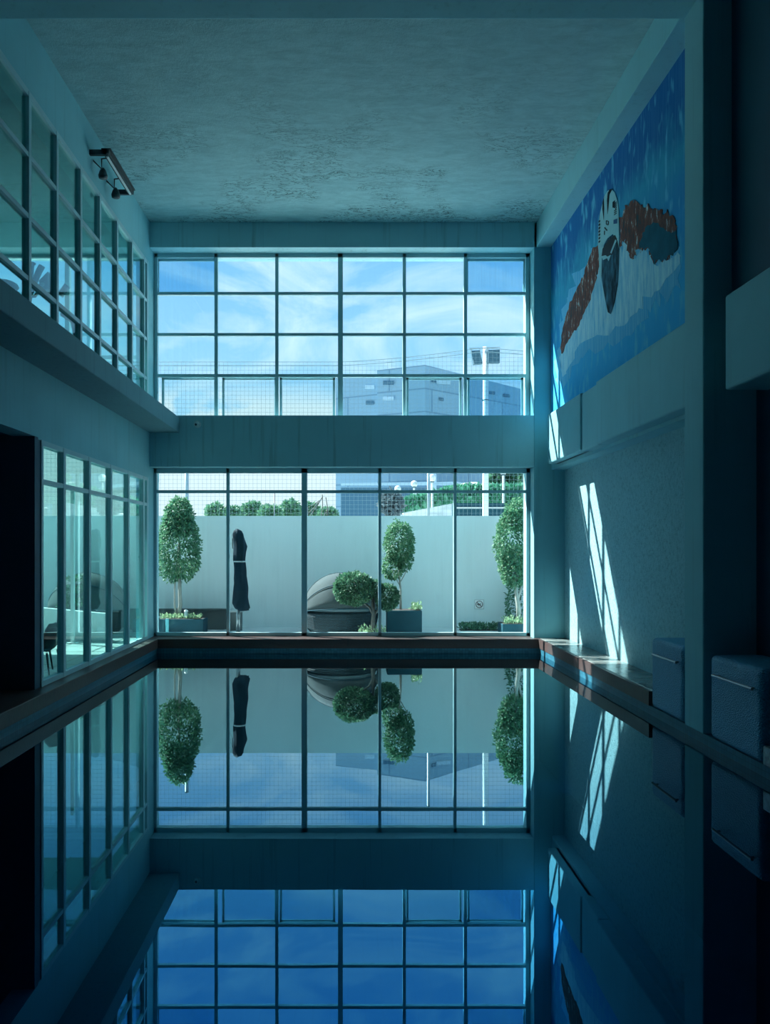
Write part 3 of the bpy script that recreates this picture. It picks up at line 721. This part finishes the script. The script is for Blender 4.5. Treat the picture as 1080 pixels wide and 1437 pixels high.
# dark boarded screen behind planter
t = thing('boarded_screen', (P(270,890,13.8).x,13.8,GZ), 'low dark boarded screen against the garden wall behind the first planter', 'screen')
a = P(218,890,13.8); c = P(318,855,13.8)
MB().box((a.x,13.78,GZ),(c.x,13.86,c.z)).build('panel', M_wood, t)
MB().box((a.x,13.75,c.z-.03),(c.x+.01,13.9,c.z+.01)).build('cap_rail', M_wood, t)
MB().box((a.x,13.70,P(220,866,13.7).z-.015),(P(249,866,13.7).x,13.76,P(220,866,13.7).z+.015)).build('white_rail', M_white, t)
t = thing('waste_bin', (P(331,890,13.5).x,13.5,GZ), 'narrow brown and steel bin behind the umbrella post', 'bin')
a = P(322,890,13.5); c = P(339,857,13.5)
MB().box((a.x,13.4,GZ),(c.x,13.6,c.z-.02)).build('body', M_wood, t, bevel=.008)
MB().box((a.x-.01,13.39,c.z-.02),(c.x+.01,13.61,c.z+.01)).build('lid', M_steel, t)

# round rattan daybeds with a folding canopy
def daybed(cx, Y, R, label, face):
    t = thing('daybed', (cx,Y,GZ), label, 'daybed', 'round rattan daybeds in the garden')
    b = MB(); b.lathe((cx,Y,GZ), [(.001,0),(R*.78,0),(R*.94,.10),(R*1.0,.30),(R*1.0,.36),(R*.96,.38),(.001,.38)], 40); b.build('base', M_rattan, t, smooth=False)
    b = MB(); b.lathe((cx,Y,GZ+.38), [(.001,0),(R*.9,0),(R*.93,.04),(R*.9,.09),(.001,.10)], 36); b.build('mattress', M_cush, t, smooth=True)
    # canopy: half dome hinged at both sides, with thickness
    m, n = 8, 22; b = MB(); c0 = Vector((cx,Y,GZ+.36)); rot = Matrix.Rotation(face, 3, 'Z')
    for lay in (R*1.02, R*1.0):
        for i in range(m+1):
            ph = math.radians(8 + 105*i/m)              # bow angle up from the back
            for k in range(n+1):
                a_ = math.pi*k/n
                v = Vector((math.cos(a_), math.sin(a_)*math.cos(ph), math.sin(a_)*math.sin(ph)))*lay*(1 + .012*math.cos(i*math.pi))
                b.v.append(tuple(c0 + rot @ v))
    L = (m+1)*(n+1)
    for i in range(m):
        for k in range(n):
            q = i*(n+1)+k; b.f.append((q,q+1,q+n+2,q+n+1)); b.f.append((L+q,L+q+n+1,L+q+n+2,L+q+1))
    for k in range(n):
        b.f.append((k,L+k,L+k+1,k+1)); q = m*(n+1)+k; b.f.append((q,q+1,L+q+1,L+q))
    b.build('canopy', M_canopy, t, smooth=True)
    for i in (0, 3, 6, 8):
        ph = math.radians(8 + 105*i/m)
        b = MB(); b.tube([c0 + rot @ (Vector((math.cos(math.pi*k/n), math.sin(math.pi*k/n)*math.cos(ph), math.sin(math.pi*k/n)*math.sin(ph)))*R*1.03) for k in range(n+1)], .008, 6)
        b.build('canopy_bow', M_planter, t, smooth=True)
    for dx, sc in ((-.3, 1), (.25, .9)):
        p = c0 + rot @ Vector((dx*R, .45*R, .12)); b = MB(); b.ball(p, .17*sc, 14, 8, 1.2, .6, .8); b.build('pillow', M_cush, t, smooth=True)
c = P(478,860,13.35); daybed(c.x, 13.35, .655, 'round dark rattan daybed with grey half dome canopy, behind the topiary', math.radians(190))
c = P(124,860,13.35); daybed(c.x, 13.35, .655, 'round rattan daybed with grey half dome canopy, out beyond the terrace glass', math.radians(178))

# cloud-pruned tree on the terrace side
Yc = 12.45
t = thing('cloud_pruned_tree', P(106,888,Yc), 'small cloud-pruned tree with flat leaf pads, in front of the terrace daybed', 'tree')
for (px, py, r) in ((99,812,5),(111,811,7),(121,814,5),(98,826,6),(107,828,8),(118,824,6),(99,842,7),(112,844,9),(88,834,6),(88,850,7),(86,820,4)):
    leaves(150, blob(P(px,py,Yc), r*Yc/1080, r*Yc/1080, r*.6*Yc/1080, .05, .5), .035, px*7+py, 0).build('leaf_pad', M_leafd, t)
b = MB(); b.tube([Vector((P(104,890,Yc).x,Yc,GZ+.212)),P(102,866,Yc),P(105,850,Yc),P(100,830,Yc),P(104,812,Yc)], [.03,.026,.02,.014,.008], 7); b.build('trunk', M_barkd, t, smooth=True)
for a_, c_ in (((105,850),(112,844)),((103,840),(118,824)),((102,845),(88,834)),((103,856),(88,850)),((101,826),(121,814)),((101,832),(98,842))):
    MB().tube([P(*a_,Yc),P(*c_,Yc)], .007, 5).build('branch', M_barkd, t)
t = thing('tree_pot', P(104,888,Yc), 'dark round pot holding the cloud-pruned tree', 'pot')
c = P(104,888,Yc)
MB().lathe((c.x,Yc,GZ), [(.001,0),(.16,0),(.2,.2),(.19,.22),(.17,.2),(.001,.2)], 24).build('bowl', M_planter, t, smooth=True)
MB().lathe((c.x,Yc,GZ+.19), [(.18,-.01),(.18,.012),(.001,.015)], 20).build('soil', M_soil, t)

# terrace chair, post and curved parapet
Yk = 9.0
def ch(x, y, d=0): 
    p = P(x, y, Yk); p.y += d; return p
t = thing('shell_chair', (P(70,945,Yk).x,Yk,GZ), 'dark plastic shell chair on thin legs, just outside the terrace glass', 'chair')
side = [(82,874,3),(80.5,882,3),(79,893,3),(77,903,3),(73.5,911,3),(68,914.5,3),(60,914,3),(56,913,3)]
b = MB(); W = [.10,.17,.20,.21,.21,.22,.22,.20]; n = 8; k0 = 0
for j, (x, y, _) in enumerate(side):
    for i in range(n+1):
        u = -1+2*i/n; p = ch(x, y); cup = .07*u*u
        b.v.append((p.x - (cup if j < 4 else 0), Yk+u*W[j], p.z + (cup if j >= 4 else 0)))
for j in range(len(side)-1):
    for i in range(n): q = j*(n+1)+i; b.f.append((q,q+1,q+n+2,q+n+1))
o = b.build('shell', M_plastic, t, smooth=True); sm = o.modifiers.new('solid', 'SOLIDIFY'); sm.thickness = .02
for (x0_, x1_, d) in ((62,66,-.16),(73,79,-.16),(62,64,.16),(73,77,.16)):
    p = ch(x0_, 914, d); q = ch(x1_, 914, d*1.35); q.z = GZ+.002; MB().tube([p, q], [.014,.009], 8).build('leg', M_plastic, t, smooth=True)
Yq = 11.75
t = thing('terrace_post', (P(102,890,Yq).x,Yq,GZ), 'slim white post standing at the outer edge of the terrace', 'post')
c = P(102,890,Yq)
MB().box((c.x-.025,Yq-.025,GZ),(c.x+.025,Yq+.025,H(.9))).build('shaft', M_white, t)
MB().box((c.x-.07,Yq-.07,GZ),(c.x+.07,Yq+.07,GZ+.02)).build('foot_plate', M_white, t)
t = thing('curved_parapet', (P(86,880,12).x,12.0,GZ), 'low white curved parapet between the terrace and the daybed', 'wall')
b = MB(); n = 16; pts = []
for k in range(n+1):
    u = k/n; yy = 11.98 + .1*math.sin(u*math.pi); x = P(20+132*u, 860, yy).x; h = EYE+(770-(849+12*u))/1080*yy
    pts.append((x, yy, h))
for k in range(n):
    (xa,ya,ha), (xb,yb,hb) = pts[k], pts[k+1]
    b.add([(xa,ya-.05,GZ),(xb,yb-.05,GZ),(xb,yb+.05,GZ),(xa,ya+.05,GZ),(xa,ya-.05,ha),(xb,yb-.05,hb),(xb,yb+.05,hb),(xa,ya+.05,ha)], [(0,3,2,1),(4,5,6,7),(0,1,5,4),(2,3,7,6)])
b.build('panel', M_white, t)

# no-dogs sign on the garden wall
t = thing('no_dogs_sign', P(672,848,14.2), 'small square sign with a crossed-out black dog, on the garden wall', 'sign')
Ys = 14.19; sg = lambda x, y: Vector((P(672,848,14.2).x + x*.01, Ys, P(672,848,14.2).z + y*.01))
c = sg(0,0)
MB().box((c.x-.088,Ys-.004,c.z-.088),(c.x+.088,Ys+.008,c.z+.088)).build('plate', simple('sign_white', (.88,.92,.94), .5), t, bevel=.006)
b = MB()
for k in range(4):
    d = .084; q = [((-d,-d),(d,-d)),((d,-d),(d,d)),((d,d),(-d,d)),((-d,d),(-d,-d))][k]
    b.tube([(c.x+q[0][0],Ys-.005,c.z+q[0][1]),(c.x+q[1][0],Ys-.005,c.z+q[1][1])], .003, 4)
b.build('border', simple('sign_grey', (.22,.30,.33), .5), t)
b = MB(); b.tube([(c.x+.062*math.cos(a_), Ys-.007, c.z+.062*math.sin(a_)) for a_ in (2*math.pi*k/28 for k in range(29))], .0065, 6, cap=False)
b.tube([(c.x-.045,Ys-.008,c.z+.045),(c.x+.045,Ys-.008,c.z-.045)], .0065, 6)
b.build('prohibition_ring', simple('sign_red', (.16,.09,.10), .5), t)
dog = [(-4.0,-.6),(-3.2,-1.2),(-2.6,-.6),(-1.2,-.4),(-.9,-3.0),(-.4,-3.0),(-.2,-.6),(1.0,-.8),(1.6,-3.0),(2.1,-3.0),(2.0,0.2),(2.9,1.8),(2.5,2.0),(1.6,.9),(-1.0,.8),(-2.0,1.6),(-2.2,2.3),(-2.6,1.5),(-3.2,.9)]
MB().prism([sg(x,y)+Vector((0,-.009,0)) for x, y in dog], (0,.004,0)).build('dog_symbol', M_ink, t)

# ------------------------------------------------------------------ beyond the wall
# netting hung from a top wire
YN = 17.6
t = thing('safety_net', P(488,505,YN), 'fine square-mesh net hung on wires behind the garden wall', 'net')
def top_y(x):
    if x < 470: return 508 - .0*x
    if x < 678: return 508 - 20*((x-470)/208)**1.5
    return 488 + (x-678)*.085
b = MB(); xs = [ -70 + 5.9*k for k in range(int(860/5.9)+1) ]
zb = GZ
r_ = .0021
for x in xs:
    X = (x-488)/1080*YN; zt = EYE+(770-top_y(x))/1080*YN
    b.box((X-r_,YN-r_,zb),(X+r_,YN+r_,zt))
sp_ = 5.9*YN/1080; nrow = int((EYE+282/1080*YN-zb)/sp_)
for k in range(nrow):
    zz = zb + .05 + k*sp_
    lo, hi = xs[0], xs[-1]
    segs = [x for x in range(int(lo), int(hi), 12) if EYE+(770-top_y(x+6))/1080*YN > zz]
    if not segs: continue
    run = [segs[0], segs[0]+12]
    for x in segs[1:]+[9999]:
        if x == run[1]: run[1] = x+12
        else:
            b.box(((run[0]-488)/1080*YN,YN-r_,zz-r_),((run[1]-488)/1080*YN,YN+r_,zz+r_)); run = [x, x+12]
b.build('mesh', M_net, t)
for off in (0, 5):
    b = MB(); b.tube([P(x, top_y(x)+off, YN) for x in range(-70, 800, 20)], .008, 5); b.build('wire', M_net, t)
# floodlight pole
Yp = 17.9
t = thing('floodlight_pole', (P(682,770,Yp).x,Yp,GZ), 'tall white pole with two square floodlights beyond the garden wall', 'floodlight')
c = P(681,487,Yp); 
MB().tube([(c.x,Yp,GZ),(c.x,Yp,c.z)], [.078,.06], 14).build('pole', M_white, t, smooth=True)
MB().tube([P(658,489,Yp-.1), P(701,487.5,Yp-.1)], .012, 6).build('cross_arm', M_steel, t)
for q in ([(661,492),(673,491.5),(677,510),(664,511)], [(685,491),(701,490.5),(701,509),(684.5,509)]):
    h_ = MB().prism([P(x, y, Yp-.15) for x, y in q], (0,.12,0)).build('floodlight_head', simple('flood_grille', (.05,.13,.18), .4, scale=20, var=.7), t)
    for k_ in (0, 1): MB().tube([P(*q[k_],Yp-.1), P(q[k_][0],488,Yp-.1)], .008, 5).build('hanger', M_steel, h_)
MB().tube([P(660,489,Yp-.1), P(665,511,Yp-.16)], .01, 5).build('stay', M_steel, t)
MB().tube([(c.x,Yp,P(0,562,Yp).z),(c.x,Yp,P(0,561,Yp).z)], .082, 12).build('band', M_planter, t)
for px, py, r, lab in ((262, 620, .045, 'grey net pole rising behind the crown of the first clipped tree'), (601, 600, .035, 'slim grey net pole between the street lamps'), (385, 690, .012, 'thin rod standing among the far bushes')):
    t = thing('net_pole', (P(px,770,Yp).x,Yp,GZ), lab, 'pole'); c = P(px, py, Yp)
    MB().tube([(c.x,Yp,GZ),(c.x,Yp,c.z)], r, 10).build('shaft', M_machine if r < .02 else M_steel, t, smooth=True)
    MB().lathe((c.x,Yp,c.z), [(r*1.15,0),(r*1.15,.02),(.001,.03)], 10).build('cap', M_steel, t)
# big clad building
def wallseg(b, a, c, z0=-1):
    (xa,ya,ha), (xb,yb,hb) = a, c
    d = Vector((xb-xa, yb-ya, 0)); n_ = Vector((-d.y, d.x, 0)).normalized()*.6
    if n_.y < 0: n_ = -n_
    b.add([(xa,ya,z0),(xb,yb,z0),(xb+n_.x,yb+n_.y,z0),(xa+n_.x,ya+n_.y,z0),(xa,ya,ha),(xb,yb,hb),(xb+n_.x,yb+n_.y,hb),(xa+n_.x,ya+n_.y,ha)],
          [(0,3,2,1),(4,5,6,7),(0,1,5,4),(1,2,6,5),(2,3,7,6),(3,0,4,7)])
t = thing('office_building', P(600,770,52), 'large blue-grey clad building with a pitched roofline beyond the net', 'building')
def corner(px, py, Y): p = P(px, py, Y); return (p.x, p.y, p.z)
A0, A1 = corner(471,529,53.5), corner(529,525,52); B0, B1 = corner(529,519.6,51.5), corner(596,512,50); C1 = corner(800,563,60); D0 = corner(471,529,75); D1 = corner(800,563,80)
for a, c, nm in ((A0,A1,'wall_face'),(B0,B1,'wall_face'),(B1,C1,'wall_face')):
    b = MB(); wallseg(b, a, c); b.build(nm, M_build, t)
b = MB(); b.add([A0,A1,B0,B1,C1,D1,D0], [(0,1,2,3,4,5,6)]); o = b.build('roof', M_roof, t)
def onseg(a, c, px, py):
    """point on wall plane a-c seen at pixel"""
    ax_, ay_ = a[0], a[1]; dx, dy = c[0]-a[0], c[1]-a[1]; k = (px-488)/1080
    s_ = (k*ay_-ax_)/(dx-k*dy); Y = ay_+s_*dy; return P(px, py, Y)
for seg, x0_, x1_, y0_, y1_ in (((A0,A1),513,524,563,568),((A0,A1),512,525,541,546),((B0,B1),537,552,535,540),((B0,B1),537,552,557,562),((B1,C1),605,611,532,536),((B1,C1),616,622,558,562),((B1,C1),686,694,549,553),((B1,C1),706,715,553,557),((B1,C1),612,632,534,539)):
    q = [onseg(*seg, x, y) + Vector((0,-.12,0)) for x, y in ((x0_,y0_),(x1_,y0_+ (1 if seg[0]==B1 else 0)),(x1_,y1_+(1 if seg[0]==B1 else 0)),(x0_,y1_))]
    f_ = MB().prism(q, (0,.2,0)).build('window', M_bband if (x1_-x0_) in (13, 20) or y0_ in (557,) and seg[0]==B0 else M_bglass, t)
# lower glazed hall in front of the building
t = thing('low_hall', P(600,770,45), 'low glazed hall with a pale ribbon band in front of the big building', 'building')
a = P(566,690,44); c = P(745,640,44)
MB().box((P(478,700,44).x,44,-1),(c.x,48,P(0,684,44).z)).build('wall_face', M_bglass, t)
MB().prism([P(478,681,43.9),P(640,681,43.9),P(700,690,43.9),P(700,686,43.9),P(640,676,43.9),P(478,678,43.9)], (0,.3,0)).build('band', M_bband, t)
MB().box((P(600,660,43.8).x,43.7,P(0,690,43.8).z),(P(612,660,43.8).x,43.9,P(0,655,43.8).z)).build('fin', M_bband, t)
# slope, retaining wall, rocks
t = thing('stone_retaining_wall', P(600,722,27), 'rough white stone retaining wall rising up the slope beyond the garden', 'wall')
MB().prism([P(540,730,27), P(640,730,27), P(640,707,27), P(566,721,27), P(540,725,27)], (0,.4,0)).build('stonework', M_stone, t)
MB().prism([P(566,721,26.9), P(640,707,26.9), P(640,705.5,26.9), P(566,719.5,26.9)], (0,.6,0)).build('coping', M_white, t)
t = thing('terraced_wall', P(700,722,24), 'dark grey retaining wall with a pale coping line behind the floodlight pole', 'wall')
MB().box((P(636,720,24).x,24,0),(P(770,720,24).x,24.4,P(0,706,24).z)).build('block_face', M_planter, t)
MB().box((P(636,720,24).x,23.9,P(0,713.5,24).z),(P(770,720,24).x,24,P(0,712,24).z)).build('coping', M_white, t)
g1 = MB().prism([P(540,735,30), P(770,735,30), P(770,688,30), P(640,690,30), P(590,703,30), P(548,716,30)], (0,3,0)).build('grass_bank', simple('bank_earth', (.06,.16,.10), .9))
g1['kind'] = 'structure'
def f(r):
    x = r.uniform(556,765); top = 703-(x-590)*.26 if x < 640 else 690; top = max(top, 686)
    bot = 721-(x-566)*.19 if x < 640 else 708; y = r.uniform(top-2, bot); p = P(x, y, 29.9); return (p.x, 29.9-r.random()*.3, p.z), (0,-.3,1)
tag(leaves(5200, f, .28, 31, -.8).build('grass', M_grass), 'tall green grass growing on the bank beyond the garden', 'grass', kind='stuff')
def rock(px, py, r, Y, label, seed):
    rng = random.Random(seed); b = MB(); c = P(px, py, Y); b.ball(c, r, 14, 9, 1.3, 1, .75)
    b.v = [tuple(Vector(v) + (Vector(v)-c)*rng.uniform(-.18,.18)) for v in b.v]
    tag(b.build('rock', M_rock), label, 'rock')
rock(660, 690, .50, 31.2, 'pale rock mound on the bank left of the floodlight pole', 3)
rock(683, 689, .40, 32.6, 'smaller pale rock on the bank behind the floodlight pole', 4)
rock(737, 690, .45, 31.0, 'pale rock on the bank beneath the dark conifer', 5)
# trees and bushes far off
def bush(name, label, px, py, rx, ry, Y, n, mat, seed, size=.16, trunk=True, cat='bush'):
    c = P(px, py, Y); s_ = Y/1080
    t = thing(name, (c.x,Y,GZ), label, cat)
    leaves(n, blob(c, rx*s_, rx*s_*.8, ry*s_, .16, .45), size, seed, 0).build('foliage', mat, t)
    MB().tube([(c.x,Y,GZ),(c.x,Y,c.z)], .06, 6).build('trunk', M_barkd, t); return t
for i, (px, py, rx, ry, lab) in enumerate(((302,719,12,11,'roundish bush, first of the far row, beside the clipped tree crown'),(325,721,14,9,'low bush in the far row above the folded umbrella'),(354,717,14,11,'pointed bush in the far row just past the umbrella'),(380,720,15,9,'low spreading bush in the far row beside the thin rod'),(408,716,13,13,'tallest dark bush of the far row, beside the thick mullion'),(436,719,14,11,'sparse bush of the far row just past the thick mullion'),(460,722,12,7,'low bush in the far row at the foot of the big building'))):
    bush('distant_bush', lab, px, py, rx, ry, 24+(i%3)*.8, 1000, M_leafb, 40+i, .13)
bush('distant_bush', 'dusky purple-grey bush beside the retaining wall', 549, 707, 14, 17, 24, 900, M_leafp, 60, .16)
bush('broadleaf_tree', 'big round green tree on the bank beyond the floodlight pole', 707, 672, 20, 19, 33.5, 2200, M_leafd, 61, .26, cat='tree')
bush('conifer', 'narrow dark conifer at the far right on the bank', 736, 672, 4, 16, 32, 500, M_leafd, 62, .2, cat='tree')
# bare twiggy shoots
t = thing('twiggy_shrub', P(445,722,23.5), 'bare twiggy shrub with upright stems between the far bushes and the building', 'shrub')
for k, (x0_, y0_, x1_, y1_) in enumerate(((430,722,447,705),(436,722,453,696),(451,722,452,694),(459,722,457,698),(455,722,462,712),(432,712,449,702))):
    g0 = P(x0_,y0_,23.5); MB().tube([(g0.x,23.5,GZ), g0, P((x0_+x1_)/2+1,(y0_+y1_)/2,23.5), P(x1_,y1_,23.5)], .015, 5).build('stem', M_barkd, t)
# street lamps
for i, (px, py, Y, lab) in enumerate(((558,686,35,'globe street lamp farthest down the path, beside the dusky bush'),(581,679,34.2,'globe street lamp between the dusky bush and the slim net pole'),(606,671,29,'globe street lamp just past the slim net pole'),(584,694,38,'short globe street lamp low behind the grass'),(706,661,29,'globe street lamp in front of the big round tree'))):
    c = P(px, py, Y); t = thing('street_lamp', (c.x,Y,GZ), lab, 'street lamp', 'globe street lamps beyond the bank')
    MB().tube([(c.x,Y,GZ),(c.x,Y,c.z-.12)], .04, 8).build('post', M_white, t)
    MB().ball((c.x,Y,c.z), .15, 14, 10).build('globe', M_globe, t, smooth=True)
    MB().lathe((c.x,Y,c.z-.16), [(.05,0),(.09,.03),(.05,.05)], 12).build('collar', M_planter, t)

# ------------------------------------------------------------------ world and light
W_ = bpy.data.worlds.new('sky'); S.world = W_; W_.use_nodes = True; nt = W_.node_tree; nt.nodes.clear()
out = N(nt, 'ShaderNodeOutputWorld'); bg = N(nt, 'ShaderNodeBackground'); nt.links.new(bg.outputs[0], out.inputs[0])
tc = N(nt, 'ShaderNodeTexCoord'); sep = N(nt, 'ShaderNodeSeparateXYZ'); nt.links.new(tc.outputs['Generated'], sep.inputs[0])
sky = ramp(nt, sep.outputs['Z'], [(.0, (.50, .70, .80)), (.16, (.40, .67, .86)), (.25, (.29, .58, .86)), (.36, (.22, .50, .82)), (.55, (.17, .43, .78)), (.75, (.28, .56, .88)), (1.0, (.30, .58, .9))])
def cl(scale, sz, lo, hi, detail=8, off=(0,0,0), rough=.6, dist=.3):
    mp_ = N(nt, 'ShaderNodeMapping'); mp_.inputs['Scale'].default_value = sz; mp_.inputs['Location'].default_value = off
    nt.links.new(tc.outputs['Generated'], mp_.inputs[0])
    return ramp(nt, noise(nt, mp_.outputs[0], scale, detail, rough, dist), [(lo, 0.0), (hi, 1.0)])
thin = cl(5.0, (1, 1, 2.4), .46, .74, dist=.8)
c = mix(nt, mix(nt, 1.0, thin, (.8,.8,.8), 'MULTIPLY'), sky, (.74, .88, .97))
puff = cl(6.5, (1, 1, 1.6), .33, .37, 7, (3.1, 1.7, .4), .5, .1)
# cumulus bank keeps near the horizon
low = ramp(nt, sep.outputs['Z'], [(.0, 1.0), (.18, 1.0), (.205, 0.0)])
c = mix(nt, mix(nt, 1.0, puff, low, 'MULTIPLY'), c, (.70, .80, .84))
nt.links.new(c, bg.inputs[0]); bg.inputs[1].default_value = .80
su = bpy.data.lights.new('sun', 'SUN'); su.energy = 11; su.angle = math.radians(.6); su.color = (1, .98, .93)
so = bpy.data.objects.new('sun', su); COL.objects.link(so); so.location = (-6, 20, 14)
so.rotation_euler = Vector((1, -.60, -1.08)).to_track_quat('-Z', 'Y').to_euler()
def portal(loc, rot, sx, sy):
    l = bpy.data.lights.new('daylight_portal', 'AREA'); l.shape = 'RECTANGLE'; l.size = sx; l.size_y = sy; l.cycles.is_portal = True
    o = bpy.data.objects.new('daylight_portal', l); COL.objects.link(o); o.location = loc; o.rotation_euler = rot
portal((-.1,12.32,H(3.3)), (math.radians(-90),0,0), 6.0, 2.7)
portal((-.1,12.32,H(-.1)), (math.radians(-90),0,0), 6.0, 2.8)
portal((-5.6,12.32,H(3.4)), (math.radians(-90),0,0), 5.0, 2.5)

# ------------------------------------------------------------------ camera
cam = bpy.data.cameras.new('camera'); co = bpy.data.objects.new('camera', cam); COL.objects.link(co)
co.location = (0,0,EYE); co.rotation_euler = (math.radians(90),0,0)
cam.sensor_fit = 'VERTICAL'; cam.sensor_height = 36; cam.sensor_width = 36; cam.lens = 1080/1437*36
cam.shift_x = (540-488)/1437; cam.shift_y = (770-718.5)/1437
cam.clip_start = .02; cam.clip_end = 500
S.camera = co
S.view_settings.view_transform = 'Standard'; S.view_settings.look = 'None'; S.view_settings.exposure = .82; S.view_settings.gamma = 1
S.view_settings.use_curve_mapping = False
cy = S.cycles
cy.max_bounces = 12; cy.diffuse_bounces = 5; cy.glossy_bounces = 5; cy.transparent_max_bounces = 24; cy.transmission_bounces = 6
cy.sample_clamp_indirect = 4; cy.caustics_reflective = True; cy.caustics_refractive = False; cy.use_denoising = True
